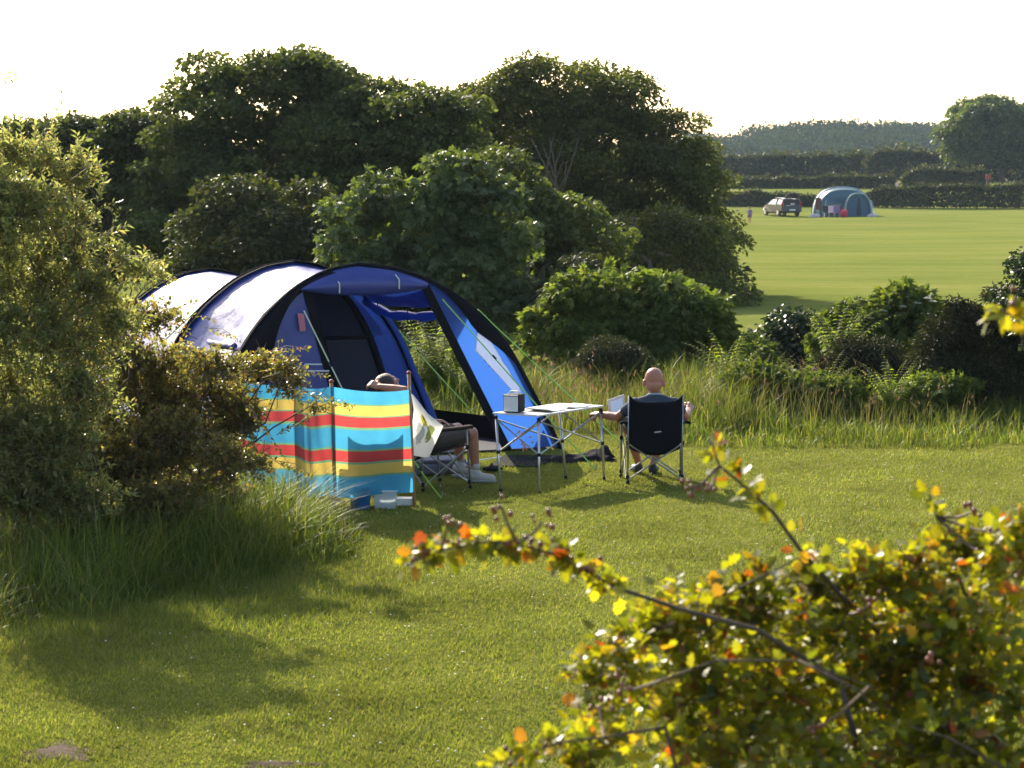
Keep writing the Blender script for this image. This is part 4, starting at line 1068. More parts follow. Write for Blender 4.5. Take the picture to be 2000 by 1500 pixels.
# pink tag, reflective strips
l, z = lz(586, 628)
mb = MB(); mb.slab([arch_plane(3, l + dx, z + dz) - AX * .06 for dx, dz in ((-.045, .095), (.025, .085), (.045, -.095), (-.02, -.1))], AX * .006); mb.build('paper_tag', M['pink'], tent)
for a, b in (((592, 711), (626, 711)), ((572, 724), (640, 724))):
    la, za = lz(*a); lb, zb = lz(*b)
    mb = MB(); mb.tube([arch_plane(3, la, za) - AX * .05, arch_plane(3, lb, zb) - AX * .05], .008, 4); mb.build('reflective_strip', M['white'], tent)
# guy lines with pegs
def guy(a, b, mat='guy', parent=None, r=.0075, runner=.35):
    parent = parent or tent; a = Vector(a); b = Vector(b)
    mb = MB(); mb.tube([a, a.lerp(b, .5) + Vector((0, 0, -.012)), b], r, 5); g_ = mb.build('guy_line', M[mat], parent)
    p = a.lerp(b, runner); d = (b - a).normalized()
    mb = MB(); mb.tube([p - d * .03, p + d * .03], .011, 6); mb.build('runner', M['black_plastic'], g_)
    if b.z < .1:
        mb = MB(); mb.tube([b + Vector((0, 0, -.05)), b + Vector((.01, 0, .06))], .006, 5); mb.build('peg', M['steel'], g_)
def arch_front(px, py, off=.06):
    l, z = lz(px, py); return arch_plane(3, l, z) - AX * off
guy(arch_front(590, 606), gnd(742, 905), 'guy_pale')
guy(arch_front(860, 584), gnd(1164, 918))
pa = arch_pt(3, 1 - s_at_z(1.56 / 2.09), 1.02); guy(pa, gnd(1216, 868))
pb = arch_pt(2, 1 - s_at_z(1.45 / 2.05), 1.02); guy(pb, gnd(948, 812 + 20))
pb = arch_pt(2, -(1 - s_at_z(1.5 / 2.05)), 1.02); guy(pb, pb + Vector((-1.6, -.6, -pb.z + .01)))
pb = arch_pt(1, -(1 - s_at_z(1.3 / 1.83)), 1.02); guy(pb, pb + Vector((-1.5, .2, -pb.z + .01)))

# ================================================================== WINDBREAK
wb = thing('windbreak', (*gnd(655, 1000)[:2], 0), 'striped cyan, yellow and red windbreak staked in front of the blue tent', 'windbreak')
stake = [gnd(470, 968), gnd(580, 986), gnd(655, 1000), gnd(810, 990)]
tops = [1.15, 1.15, 1.185, 1.235]
tips = []
for k, (p, h) in enumerate(zip(stake, tops)):
    tip = p + Vector(((-.02, -.01, -.03, -.05)[k], 0.02, h)); tips.append(tip)
    mb = MB(); mb.tube([p + Vector((0, 0, -.1)), tip], .016, 8); po = mb.build('pole', M['wood_pole'], wb, True)
    mb = MB(); mb.ell(tip + Vector((0, 0, .0)), (.022, .022, .02), None, 10, 6); mb.build('cap', M['red_paint'], po)
def cloth_panel(a, b, z0a, z1a, z0b, z1b, k, out_=-.022):
    n, m = 22, 30; V = []; UV = []
    d = (b - a).normalized(); nn = Vector((d.y, -d.x, 0))
    rng = np.random.default_rng(90 + k); ph = rng.uniform(0, 6, 6)
    for i in range(n + 1):
        f = i / n
        for j in range(m + 1):
            t = j / m   # 0 top
            za = z1a + (z0a - z1a) * t; zb_ = z1b + (z0b - z1b) * t
            z = za * (1 - f) + zb_ * f - .03 * sin(pi * f) * (1 - t * .4) + .012 * sin(f * 7 + ph[0]) * t
            lean = Vector((0, -.024, 0)) * (1.2 / max(z, .01)) * (z / 1.2) + ((tips[k] - stake[k]) * (1 - f) + (tips[k + 1] - stake[k + 1]) * f) * (z / 1.2)
            p = a.lerp(b, f) + Vector((lean.x, lean.y, 0)); p.z = z
            bil = .045 * sin(pi * f) * sin(pi * (t * .8 + .1)) + .010 * sin(9 * f + 5 * t + ph[1]) * sin(pi * f) + .006 * sin(23 * f - 6 * t + ph[2])
            V.append(p + nn * bil); UV.append((f, t))
    idx = np.arange((n + 1) * (m + 1)).reshape(n + 1, m + 1)
    Fq = np.stack([idx[:-1, :-1], idx[1:, :-1], idx[1:, 1:], idx[:-1, 1:]], -1).reshape(-1, 4)
    np_mesh('cloth_panel', V, Fq, M['windbreak'], wb, True, UV)
cloth_panel(stake[0], stake[1], .14, 1.12, .13, 1.12, 0)
cloth_panel(stake[1], stake[2], .13, 1.12, .145, 1.14, 1)
cloth_panel(stake[2], stake[3], .145, 1.14, .15, 1.08, 2)
a = tips[3] + Vector((0, 0, -.2)); 
guy(Vector((stake[3].x, stake[3].y, .42)), gnd(862, 973), 'guy', wb, .0065, .2)
mb = MB(); mb.tube([tips[3] + Vector((-.02, 0, -.02)), stake[3] + Vector((-.03, 0, 1.08))], .003, 4); mb.build('tie_cord', M['white'], wb)

# white printed cloth hung from the windbreak's last pole to the chair arm
n, m = 16, 18; V = []; UV = []
Lf = [(803, 768), (808, 800), (803, 850), (800, 888)]; Rt = [(806, 770), (836, 808), (866, 832), (838, 893)]
def pl(P, t, Y):
    t *= 3; i = min(2, int(t)); f = t - i
    return at(P[i][0] + (P[i + 1][0] - P[i][0]) * f, P[i][1] + (P[i + 1][1] - P[i][1]) * f, Y)
for i in range(n + 1):
    for j in range(m + 1):
        f = i / n; t = j / m
        p = pl(Lf, t, 21.12).lerp(pl(Rt, t, 21.5), f); p += Vector((0, -.05 * sin(pi * f) * (t + .2) + .02 * sin(9 * f + 4 * t) * t, 0)); V.append(p); UV.append((f, 1 - t))
idx = np.arange((n + 1) * (m + 1)).reshape(n + 1, m + 1)
Fq = np.stack([idx[:-1, :-1], idx[1:, :-1], idx[1:, 1:], idx[:-1, 1:]], -1).reshape(-1, 4)
o = np_mesh('beach_towel', V, Fq, M['white_cloth_print'], None, True, UV); tag(o, 'white cloth with yellow and green print hung from the windbreak pole', 'towel')

# ================================================================== CAMP CHAIRS
def camp_chair(loc, rz, recline, label, cloth):
    loc = Vector(loc); r = Vector((cos(rz), sin(rz), 0)); f = Vector((-sin(rz), cos(rz), 0))
    W = lambda x, y, z: loc + r * x + f * y + Vector((0, 0, z))
    t = thing('camp_chair', loc, label, 'chair', 'folding camp chairs by the tent')
    yb = lambda z: -.03 - recline * (z - .35)
    rows = []
    for k in range(15):
        g_ = k / 14; row = []
        for q in range(13):
            x = -1 + q / 6; zt = .822 + .075 * abs(x) ** 5; zb = .30 + .12 * x * x
            z = zb + (zt - zb) * g_; hw = .258 + .008 * g_
            row.append(W(x * hw, yb(z) + .0 - .055 * (1 - x * x) * (1 - .35 * g_), z))
        rows.append(row)
    mb = MB(); mb.grid(rows); b = solidify(mb.build('backrest', cloth, t, True), .012)
    rows = [[W(x * .255, .0 + .5 * g_, .36 + .07 * g_ - .07 * (1 - x * x) * (1 - .6 * g_)) for x in np.linspace(-1, 1, 11)] for g_ in np.linspace(0, 1, 9)]
    mb = MB(); mb.grid(rows); solidify(mb.build('seat', cloth, t, True), .014)
    ext = lambda s: W(s * .262, yb(.88), .885)
    for s in (-1, 1):
        mb = MB(); mb.tube([W(s * .268, -.02, .02), W(s * .266, -.03, .42), ext(s)], .0095, 8); lg = mb.build('leg', M['steel'], t, True)
        mb = MB(); mb.ell(W(s * .268, -.02, .02), (.02, .02, .022), None, 8, 6); mb.build('foot', M['black_plastic'], lg)
        mb = MB(); mb.tube([W(s * .30, .49, .02), W(s * .30, .46, .42), W(s * .30, .45, .60)], .0095, 8); lg = mb.build('leg', M['steel'], t, True)
        mb = MB(); mb.ell(W(s * .30, .49, .02), (.02, .02, .022), None, 8, 6); mb.build('foot', M['black_plastic'], lg)
        rows = [[W(s * .30 + d, yb(.62) + (.50 - yb(.62)) * g_, .615 - .015 * sin(pi * g_) + e_) for d, e_ in ((-.045, -.012), (-.03, .0), (.03, 0), (.045, -.012))] for g_ in np.linspace(0, 1, 7)]
        mb = MB(); mb.grid(rows); solidify(mb.build('armrest', cloth, t, True), .022)
        # side crossing bars
        mb = MB(); mb.tube([W(s * .285, -.02, .06), W(s * .285, .46, .40)], .008, 6); mb.build('cross_bar', M['steel'], t)
        mb = MB(); mb.tube([W(s * .295, .48, .06), W(s * .275, -.02, .40)], .008, 6); mb.build('cross_bar', M['steel'], t)
        for (y_, z_) in ((-.02, .41), (.46, .41), (-.02, .07), (.48, .07)):
            mb = MB(); mb.box(W(s * (.27 + .03 * (y_ > .2)), y_, z_), (.034, .034, .042), None, .006); mb.build('joint', M['black_plastic'], t)
    for y_ in (-.035, .47):
        mb = MB(); mb.tube([W(-.265, y_, .05), W(.26, y_, .40)], .0085, 6); mb.build('cross_bar', M['steel'], t)
        mb = MB(); mb.tube([W(.265, y_ + .02, .05), W(-.26, y_ + .02, .40)], .0085, 6); mb.build('cross_bar', M['steel'], t)
    return t, W
ch2, W2 = camp_chair((1.41, 22.48, 0), 0.02, .12, 'black folding camp chair seen from behind with a bald man in it', M['chair_black'])
RZ1 = -1.02
ch1, W1 = camp_chair((-.98, 22.12, 0), RZ1, .55, 'dark folding camp chair beside the white printed cloth, with a reclining person', M['chair_brown'])
ch3, W3 = camp_chair((-1.42, 21.12, 0), .45, .12, 'folding camp chair standing hidden behind the striped windbreak', M['chair_black'])
mb = MB(); mb.slab([W2(.02 - .035, -.10, .52), W2(.02 + .03, -.10, .527), W2(.02 + .035, -.10, .537), W2(.02 - .03, -.10, .53)], Vector((0, -.012, 0))); mb.build('printed_mark', M['white'], ch2)

# ================================================================== PEOPLE
def hand(mb, wrist, dr, nr, curl=.8, sc_=1.0, thumb=1):
    """palm plus four unequal fingers and a thumb; dr = pointing direction, nr = back-of-hand normal"""
    wrist = Vector(wrist); dr = Vector(dr).normalized(); nr = Vector(nr); nr = (nr - dr * nr.dot(dr)).normalized(); sd = dr.cross(nr)
    for k in range(4):
        o = (k - 1.5) * .02 * sc_; base = wrist + dr * .085 * sc_ + sd * o
        mb.capsule(wrist + sd * o * .7 + dr * .01, .019 * sc_, base, .0135 * sc_, 8, 3)
        ln = (.036, .043, .041, .032)[k] * sc_
        p = base; ang = .25
        for q in range(3):
            ang += curl * (.55, .75, .6)[q]
            d = dr * cos(ang) - nr * sin(ang); p2 = p + d * ln * (1, .72, .55)[q]
            mb.capsule(p, (.0115, .0105, .0098)[q] * sc_, p2, (.0105, .0098, .0088)[q] * sc_, 8, 3); p = p2
    b = wrist + dr * .025 + sd * .026 * thumb * sc_
    t1 = b + (dr * .6 + sd * .55 * thumb - nr * .35).normalized() * .042 * sc_
    t2 = t1 + (dr * .85 + sd * .1 * thumb - nr * .5).normalized() * .034 * sc_
    mb.capsule(wrist + dr * .02, .018 * sc_, t1, .0125 * sc_, 8, 3); mb.capsule(t1, .0125 * sc_, t2, .0095 * sc_, 8, 3)

def head(mb, c, fwd, up, s=1.0):
    """skull, jaw, nose, ears, brow, lips looking along fwd; c = middle of the skull"""
    c = Vector(c); fwd = Vector(fwd).normalized(); up = Vector(up); up = (up - fwd * up.dot(fwd)).normalized(); rt = fwd.cross(up)
    Mx = Matrix((rt, fwd, up)).transposed()
    P = lambda x, y, z: c + (rt * x + fwd * y + up * z) * s
    e = lambda p, r, n=16: mb.ell(p, [a * s for a in r], Mx, n, 10)
    e(P(0, -.012, .035), (.086, .104, .09), 20); e(P(0, -.03, .055), (.078, .088, .075), 20); e(P(0, .022, -.045), (.066, .076, .085)); e(P(0, .055, -.098), (.042, .042, .034))
    e(P(0, -.03, -.03), (.074, .08, .08))
    mb.capsule(P(0, .098, .005), .011 * s, P(0, .119, -.034), .016 * s, 10, 3); e(P(0, .1, -.04), (.021, .016, .011), 10)
    e(P(0, .088, .028), (.058, .016, .011), 12); e(P(0, .093, -.071), (.026, .010, .006), 10); e(P(0, .09, -.083), (.022, .011, .007), 10)
    for k in (-1, 1):
        Er = Mx @ Matrix.Rotation(k * .35, 3, 'Z')
        mb.ell(P(k * .092, -.012, -.014), (.013 * s, .025 * s, .037 * s), Er, 10, 8); e(P(k * .045, .07, -.03), (.022, .016, .018), 10)
    return P
def eyes(P, root, s=1.0):
    for k in (-1, 1):
        mb = MB(); mb.ell(P(k * .032, .084, .004), (.0125 * s, .0125 * s, .0115 * s), None, 10, 8); eo = mb.build('eye', M['white'], root, True)
        mb = MB(); mb.ell(P(k * .032, .0945, .004), (.005 * s, .003 * s, .005 * s), None, 8, 6); mb.build('iris', M['car_dark'], eo)

# --- bald man, seen from behind
m2 = thing('person', W2(0, .2, 0), 'bald man in a dark T-shirt sitting with his back turned, reading a tablet', 'person')
S = 1.0
b = MB()
hP = head(b, W2(-.005, .09, 1.005), (0.02, 1, -.12), (0, .05, 1), 1.08)
b.capsule(W2(0, .05, .80), .066, W2(0, .075, .93), .058)
b.capsule(W2(0, .075, .93), .060, W2(0, .085, .985), .062)
b.capsule(W2(-.13, .03, .80), .058, W2(0, .045, .855), .05); b.capsule(W2(.13, .03, .80), .058, W2(0, .045, .855), .05)
b.capsule(W2(-.09, .04, .74), .10, W2(.09, .04, .74), .10); b.capsule(W2(0, .06, .70), .13, W2(0, .17, .48), .14)
b.capsule(W2(-.08, .2, .46), .10, W2(.08, .2, .46), .10)
# left arm: elbow on the armrest, forearm out to the left
eL = W2(-.355, .20, .645); wL = W2(-.535, .36, .655)
b.capsule(W2(-.19, .04, .79), .056, eL, .042); b.capsule(eL, .043, eL.lerp(wL, .4), .044); b.capsule(eL.lerp(wL, .4), .044, wL, .028)
hand(b, wL, (-.55, .75, .02), (-.25, -.2, 1), 1.15, 1.05, 1)
eR = W2(.315, .16, .655); wR = W2(.37, .385, .70)
b.capsule(W2(.19, .04, .79), .056, eR, .042); b.capsule(eR, .043, eR.lerp(wR, .4), .044); b.capsule(eR.lerp(wR, .4), .044, wR, .028)
hand(b, wR, (.25, .6, .28), (.75, -.5, .55), 1.25, 1.05, -1)
for s_, kn, an in ((-1, W2(-.235, .66, .55), W2(-.10, .80, .10)), (1, W2(.2, .66, .53), W2(.04, .74, .10))):
    hip = W2(s_ * .095, .2, .47)
    b.capsule(hip, .092, kn, .060); b.capsule(kn, .060, kn.lerp(an, .35), .058); b.capsule(kn.lerp(an, .35), .058, an, .034)
    b.capsule(an, .036, an + Vector((0, .02, -.05)), .036); b.capsule(an + Vector((0, -.03, -.055)), .032, an + Vector((s_ * .03, .15, -.065)), .026)
remesh_obj('body', b, M['skin'], m2, .0078, 3); eyes(hP, m2, 1.08)
b = MB()
b.capsule(W2(-.135, .03, .795), .069, W2(0, .042, .842), .064); b.capsule(W2(.135, .03, .795), .069, W2(0, .042, .842), .064)
b.capsule(W2(-.09, .04, .74), .113, W2(.09, .04, .74), .113); b.capsule(W2(0, .06, .70), .145, W2(0, .17, .46), .155)
for s_ in (-1, 1):
    e_ = eL if s_ < 0 else eR; sh = W2(s_ * .19, .04, .79); b.capsule(sh, .070, sh.lerp(e_, .52), .062)
remesh_obj('tshirt', b, M['tshirt'], m2, .009, 4)
b = MB(); b.tube([W2(.074 * cos(a_), .055 + .07 * sin(a_), .876 + .018 * -sin(a_)) for a_ in np.linspace(0, 2 * pi, 25)], .011, 6); b.build('collar', M['collar'], m2, True)
b = MB()
b.capsule(W2(-.085, .2, .46), .113, W2(.085, .2, .46), .113)
for s_, kn in ((-1, W2(-.235, .66, .55)), (1, W2(.2, .66, .53))):
    hip = W2(s_ * .095, .2, .47); b.capsule(hip, .106, hip.lerp(kn, .8), .085)
remesh_obj('shorts', b, M['shorts'], m2, .010, 3)
for s_, an in ((-1, W2(-.10, .80, .10)), (1, W2(.04, .74, .10))):
    b = MB(); b.capsule(an + Vector((0, -.02, -.05)), .046, an + Vector((s_ * .035, .17, -.06)), .040); b.capsule(an + Vector((0, -.01, -.03)), .046, an + Vector((0, .03, -.05)), .046)
    remesh_obj('shoe', b, M['car_dark'], m2, .008, 2)

# --- reclining person behind the windbreak
m1 = thing('person', (-.8, 22.35, 0), 'person in brown shorts and white trainers lying back with a hand behind the head', 'person')
hipc = Vector((-.80, 22.36, .44)); nk = at(770, 778, 22.08); hd = at(757, 752, 22.02)
fw = Vector((.84, .54, 0)).normalized(); sdv = Vector((fw.y, -fw.x, 0))    # sdv: towards the camera
b = MB()
upv = (hd - nk).normalized()
hP1 = head(b, hd, (fw * .8 + Vector((0, 0, .6))), upv + Vector((-.3, 0, .5)), 1.0)
b.capsule(nk.lerp(hipc, .1), .056, hd + upv * -.03, .052)
sh_n = nk.lerp(hipc, .14) + sdv * .18 + Vector((0, 0, -.03)); sh_f = nk.lerp(hipc, .14) - sdv * .18 + Vector((0, 0, -.03))
b.capsule(sh_n, .058, nk.lerp(hipc, .12), .06); b.capsule(sh_f, .058, nk.lerp(hipc, .12), .06)
b.capsule(nk.lerp(hipc, .3), .125, nk.lerp(hipc, .9), .135); b.capsule(hipc + sdv * .08, .105, hipc - sdv * .08, .105)
el_n = at(791, 763, 21.74); wr_n = at(741, 755, 21.86)
b.capsule(sh_n, .053, el_n, .044); b.capsule(el_n, .046, el_n.lerp(wr_n, .45), .043); b.capsule(el_n.lerp(wr_n, .45), .043, wr_n, .029)
hand(b, wr_n, (-.75, .35, .25), (.1, -.7, .6), .7, 1.05, 1)
el_f = sh_f + fw * .22 + Vector((0, 0, -.16)); wr_f = el_f + fw * .2 + sdv * .12 + Vector((0, 0, .0))
b.capsule(sh_f, .053, el_f, .043); b.capsule(el_f, .043, wr_f, .028); hand(b, wr_f, fw + sdv * .5, (0, 0, 1), .4, 1.0, 1)
kn_n = at(921, 846, 22.62); an_n = at(929, 918, 22.60); kn_f = at(893, 838, 22.92); an_f = at(899, 903, 22.98)
for s_, kn, an in ((1, kn_n, an_n), (-1, kn_f, an_f)):
    hip = hipc + sdv * .095 * s_
    b.capsule(hip, .095, kn, .066); b.capsule(kn, .066, kn.lerp(an, .35), .060); b.capsule(kn.lerp(an, .35), .060, an, .036)
    b.capsule(an, .036, an + Vector((0, 0, -.05)), .038); b.capsule(an + Vector((-.03, 0, -.05)), .032, an + Vector((.15, -.03, -.06)), .026)
remesh_obj('body', b, M['skin_tan'], m1, .0082, 3); eyes(hP1, m1)
b = MB(); b.ell(hd + upv * .025 - fw * .02, (.095, .1, .092)); b.ell(hd - fw * .05, (.085, .085, .09)); remesh_obj('hair', b, M['hair'], m1, .008, 1)
b = MB(); b.capsule(sh_n, .070, nk.lerp(hipc, .15), .070); b.capsule(sh_f, .070, nk.lerp(hipc, .15), .070); b.capsule(nk.lerp(hipc, .28), .138, nk.lerp(hipc, .92), .148)
b.capsule(sh_n, .068, sh_n.lerp(el_n, .45), .060); b.capsule(sh_f, .068, sh_f.lerp(el_f, .45), .060)
remesh_obj('tshirt', b, M['tshirt_b'], m1, .009, 3)
b = MB(); b.capsule(hipc + sdv * .08, .12, hipc - sdv * .08, .12)
for s_, kn in ((1, kn_n), (-1, kn_f)):
    hip = hipc + sdv * .095 * s_; b.capsule(hip, .112, hip.lerp(kn, .72), .094)
remesh_obj('shorts', b, M['shorts'], m1, .010, 3)
for an in (an_n, an_f):
    b = MB(); z0 = an.z - .035
    b.capsule((an.x - .035, an.y, z0 - .02), .046, (an.x + .16, an.y - .035, .042), .040); b.capsule((an.x - .01, an.y, z0 + .02), .047, (an.x + .03, an.y, z0 - .02), .046)
    sh = remesh_obj('shoe', b, M['shoe'], m1, .008, 2)
    b = MB(); b.box((an.x + .06, an.y - .018, .018), (.29, .09, .028), Matrix.Rotation(-.18, 3, 'Z'), .012); b.build('sole', M['sole'], sh)
    b = MB(); b.tube([(an.x, an.y, z0 + .045), (an.x + .002, an.y, z0 + .1)], [.045, .041], 12); b.build('sock', M['shoe'], m1, True)

# tablet
c = W2(-.345, .50, .70); b = MB(); rt_ = Matrix.Rotation(-.28, 3, 'Y') @ Matrix.Rotation(.5, 3, 'Z') @ Matrix.Rotation(.35, 3, 'X')
tb = thing('tablet', c, 'white framed tablet held up at the bald man\'s left side', 'tablet')
b.box(c, (.2, .010, .25), rt_, .004); b.build('case', M['white'], tb)
b = MB(); b.box(c + rt_ @ Vector((0, -.0065, 0)), (.145, .003, .19), rt_); b.build('screen', M['screen'], tb)

# ================================================================== TABLE
tl = [Vector((-.19, 22.08, .735)), Vector((.25, 21.83, .735)), Vector((.92, 22.80, .735)), Vector((.48, 23.05, .735))]
tbc = (tl[0] + tl[2]) / 2
tab = thing('folding_table', (tbc.x, tbc.y, 0), 'low silver folding camping table with crossed braces beside the bald man', 'table')
n_sl = 9
for k in range(n_sl):
    f0 = (k + .03) / n_sl; f1 = (k + .97) / n_sl
    q = [tl[0].lerp(tl[3], f0), tl[1].lerp(tl[2], f0), tl[1].lerp(tl[2], f1), tl[0].lerp(tl[3], f1)]
    b = MB(); b.slab(q, Vector((0, 0, .014))); b.build('slat', M['table_top'], tab)
ft = [gnd(978, 960), gnd(1053, 966), gnd(1180, 938), gnd(1105, 935)]
hp = []
for k in range(4):
    top = tl[k].lerp(tbc, .06) + Vector((0, 0, -.02)); foot = ft[k]; hp.append((top, foot))
    b = MB(); b.tube([foot, top], .0125, 10); lg = b.build('leg', M['alu'], tab, True)
    b = MB(); b.tube([foot + Vector((0, 0, -.01)), foot + Vector((0, 0, .03))], .016, 10); b.build('foot', M['black_plastic'], lg)
    b = MB(); b.box(top + Vector((0, 0, -.02)), (.036, .036, .05), None, .006); b.build('corner_joint', M['black_plastic'], lg)
    m_ = foot.lerp(top, .52); b = MB(); b.box(m_, (.034, .034, .035), None, .006); b.build('slide_joint', M['black_plastic'], lg)
for k in range(4):
    k2 = (k + 1) % 4
    t0, f0 = hp[k]; t1, f1 = hp[k2]
    for (a_, c_) in ((f0.lerp(t0, .52), t1), (f1.lerp(t1, .52), t0)):
        b = MB(); b.tube([a_, c_ + Vector((0, 0, -.03))], .008, 6); b.build('brace', M['alu'], tab)
for k in (0, 1):
    pass
# box radio
rc = at(1004, 791, 22.12); rc.z = .749 + .092; ang = Matrix.Rotation(-.42, 3, 'Z')
rd = thing('portable_radio', (rc.x, rc.y, .749), 'small black box radio with silver front and top handle, on the table end', 'radio')
b = MB(); b.box(rc, (.17, .15, .175), ang, .008); b.build('case', M['black_plastic'], rd)
b = MB(); b.box(rc + ang @ Vector((0, -.079, -.006)), (.15, .010, .145), ang, .004); b.build('grille', M['silver'], rd)
b = MB(); b.box(rc + ang @ Vector((0, -.079, .077)), (.15, .008, .012), ang, .003); b.build('trim_strip', M['silver'], rd)
b = MB(); b.tube([rc + ang @ Vector((-.055, 0, .086)), rc + ang @ Vector((-.04, 0, .112)), rc + ang @ Vector((.04, 0, .112)), rc + ang @ Vector((.055, 0, .086))], .007, 6); b.build('handle', M['silver'], rd)
def paper(px, py, Y, w, d, rot, label, name, h=.006, curl=.02, z=.7505):
    c = at(px, py, Y); c.z = z; mz = Matrix.Rotation(rot, 3, 'Z'); b = MB()
    rows = [[c + mz @ Vector((x, y, h + curl * abs(x / w * 2) ** 2.5)) for x in np.linspace(-w / 2, w / 2, 9)] for y in (-d / 2, d / 2)]
    low = [[p - Vector((0, 0, h)) for p in r_] for r_ in rows]
    b.grid(rows); b.grid(low); b.grid([rows[0], low[0]]); b.grid([rows[1], low[1]])
    b.grid([[rows[0][0], rows[1][0]], [low[0][0], low[1][0]]]); b.grid([[rows[0][-1], rows[1][-1]], [low[0][-1], low[1][-1]]])
    o = b.build(name, M['paper'], None); tag(o, label, name.replace('_', ' ')); return o
paper(1068, 800, 22.30, .36, .28, .95, 'open pale newspaper lying on the table next to the radio', 'newspaper', .008, .025)
paper(1118, 797, 22.62, .30, .24, .80, 'glossy white magazine lying near the far end of the table', 'magazine', .01, .012)

# ================================================================== THINGS ON THE GRASS
rng = np.random.default_rng(7)
def lumpy(name, poly, h, mat, label, cat, seed, n=26, m=12):
    """crumpled cloth heap over the line of points poly (x,y,width)"""
    rng = np.random.default_rng(seed); ph = rng.uniform(0, 6, 6); rows = []
    for i in range(n + 1):
        f = i / n; k = f * (len(poly) - 1); a = min(int(k), len(poly) - 2); g_ = k - a
        x, y, w, hh = [poly[a][q] * (1 - g_) + poly[a + 1][q] * g_ for q in range(4)]
        row = []
        for j in range(m + 1):
            t = j / m * 2 - 1
            z = hh * max(0, 1 - t * t) ** .6 * (1 + .25 * sin(9 * f + 4 * t + ph[0]) + .2 * sin(17 * f - 6 * t + ph[1])) * sin(pi * min(max(f, .03), .97)) ** .4
            row.append((x + .02 * sin(11 * t + ph[2]), y + t * w * .5 * (1 + .12 * sin(13 * f + ph[3])), .006 + max(0, z)))
        rows.append(row)
    b = MB(); b.grid(rows); o = b.build(name, mat, None, True); tag(o, label, cat); return o
pA = gnd(1010, 902); pB = gnd(1100, 900); pC = gnd(1150, 897); pD = gnd(1200, 900)
lumpy('black_coat', [(pA.x + .1, pA.y + .1, .35, .03), (pB.x, pB.y, .5, .06), (pC.x, pC.y + .05, .5, .05), ((pC.x + pD.x) / 2 + .05, pD.y + .1, .4, .13), (pD.x, pD.y + .1, .22, .05)], .1, M['tent_black'], 'crumpled black coat lying on the grass right of the tent wing', 'coat', 3)
b = MB(); q = [gnd(955, 912), gnd(1050, 914), gnd(1096, 892), gnd(985, 892)]; b.slab([p + Vector((0, 0, .006)) for p in q], Vector((0, 0, .012)))
o = b.build('door_mat', M['tent_black'], None); tag(o, 'flat black mat on the grass below the blue tent wing', 'mat')
# folded mat and sandal by the tent mouth
b = MB(); c = at(852, 915, 23.3); c.z = .07; b.box(c, (.62, .42, .11), Matrix.Rotation(.35, 3, 'Z'), .03); b.box(c + Vector((.02, -.01, .075)), (.5, .36, .035), Matrix.Rotation(.3, 3, 'Z'), .012)
o = b.build('folded_airbed', M['grey_mat'], None, False); tag(o, 'grey folded airbed on the groundsheet behind the crossed chair legs', 'airbed')
b = MB(); c = at(962, 910, 23.4); c.z = .035; b.ell(c, (.11, .05, .03)); b.tube([c + Vector((-.02, -.045, .0)), c + Vector((-.01, 0, .05)), c + Vector((0, .045, 0))], .012, 6)
o = b.build('sandal', M['black_plastic'], None, True); tag(o, 'dark sandal lying behind the white trainers', 'sandal')
b = MB(); b.tube([gnd(868, 926) + Vector((0, .6, .03)), gnd(962, 905) + Vector((0, .2, .03)), gnd(978, 902) + Vector((0, .2, .03))], .008, 6); o = b.build('spare_pole', M['white'], None); tag(o, 'thin white pole lying on the groundsheet in the tent mouth', 'pole')
# bucket, tub, tray under the windbreak
p = gnd(702, 998); bk = thing('bucket', (p.x, p.y + .12, 0), 'blue plastic bucket standing under the windbreak cloth', 'bucket')
b = MB(); c = Vector((p.x, p.y + .12, 0)); prof_ = [(.0, .004), (.085, .004), (.105, .20), (.112, .20), (.112, .215), (.1, .215), (.082, .02), (0, .02)]
b.grid([[c + Vector((r_ * cos(a_), r_ * sin(a_), z_)) for r_, z_ in prof_] for a_ in np.linspace(0, 2 * pi, 25)]); b.build('shell', M['bucket'], bk, True)
b = MB(); b.tube([c + Vector((.112 * cos(a_), -.02 - .10 * sin(a_), .205 - .08 * sin(a_))) for a_ in np.linspace(0, pi, 13)], .004, 5); b.build('handle', M['steel'], bk)
p = gnd(752, 995); tb_ = thing('storage_tub', (p.x, p.y + .1, 0), 'clear plastic tub next to the blue bucket under the windbreak', 'tub')
c = Vector((p.x, p.y + .1, 0)); b = MB()
for k, (w0, z0) in enumerate(((.095, .004), (.11, .165))): pass
ring = lambda w, d, z: [c + Vector((x * w, y * d, z)) for x, y in ((-1, -1), (1, -1), (1, 1), (-1, 1), (-1, -1))]
b.grid([ring(.09, .075, .004), ring(.106, .09, .165)]); b.add(ring(.09, .075, .005)[:4], [(0, 1, 2, 3)]); o = b.build('shell', M['tub'], tb_); solidify(o, .004)
b = MB(); b.tube(ring(.109, .093, .166), .006, 6); b.build('rim', M['white'], tb_)
b = MB(); b.box(c + Vector((-.02, 0, .05)), (.09, .09, .08), None, .01); b.build('contents', M['grey_mat'], tb_)
p = gnd(790, 991); b = MB(); c = Vector((p.x, p.y + .12, .0)); b.grid([[c + Vector((x * w, y * d, z)) for x, y in ((-1, -1), (1, -1), (1, 1), (-1, 1), (-1, -1))] for w, d, z in ((.07, .05, .006), (.085, .065, .07), (.09, .07, .072), (.08, .06, .066), (.066, .046, .016))])
b.add([c + Vector((x * .066, y * .046, .016)) for x, y in ((-1, -1), (1, -1), (1, 1), (-1, 1))], [(0, 1, 2, 3)])
o = b.build('plastic_tray', M['white'], None); tag(o, 'low white plastic tray beside the right windbreak pole', 'tray')
p = gnd(628, 986); b = MB(); b.box((p.x, p.y + .35, .075), (.24, .18, .13), None, .03); o = b.build('cool_bag', M['tent_black'], None); tag(o, 'dark bag on the grass behind the left part of the windbreak', 'bag')
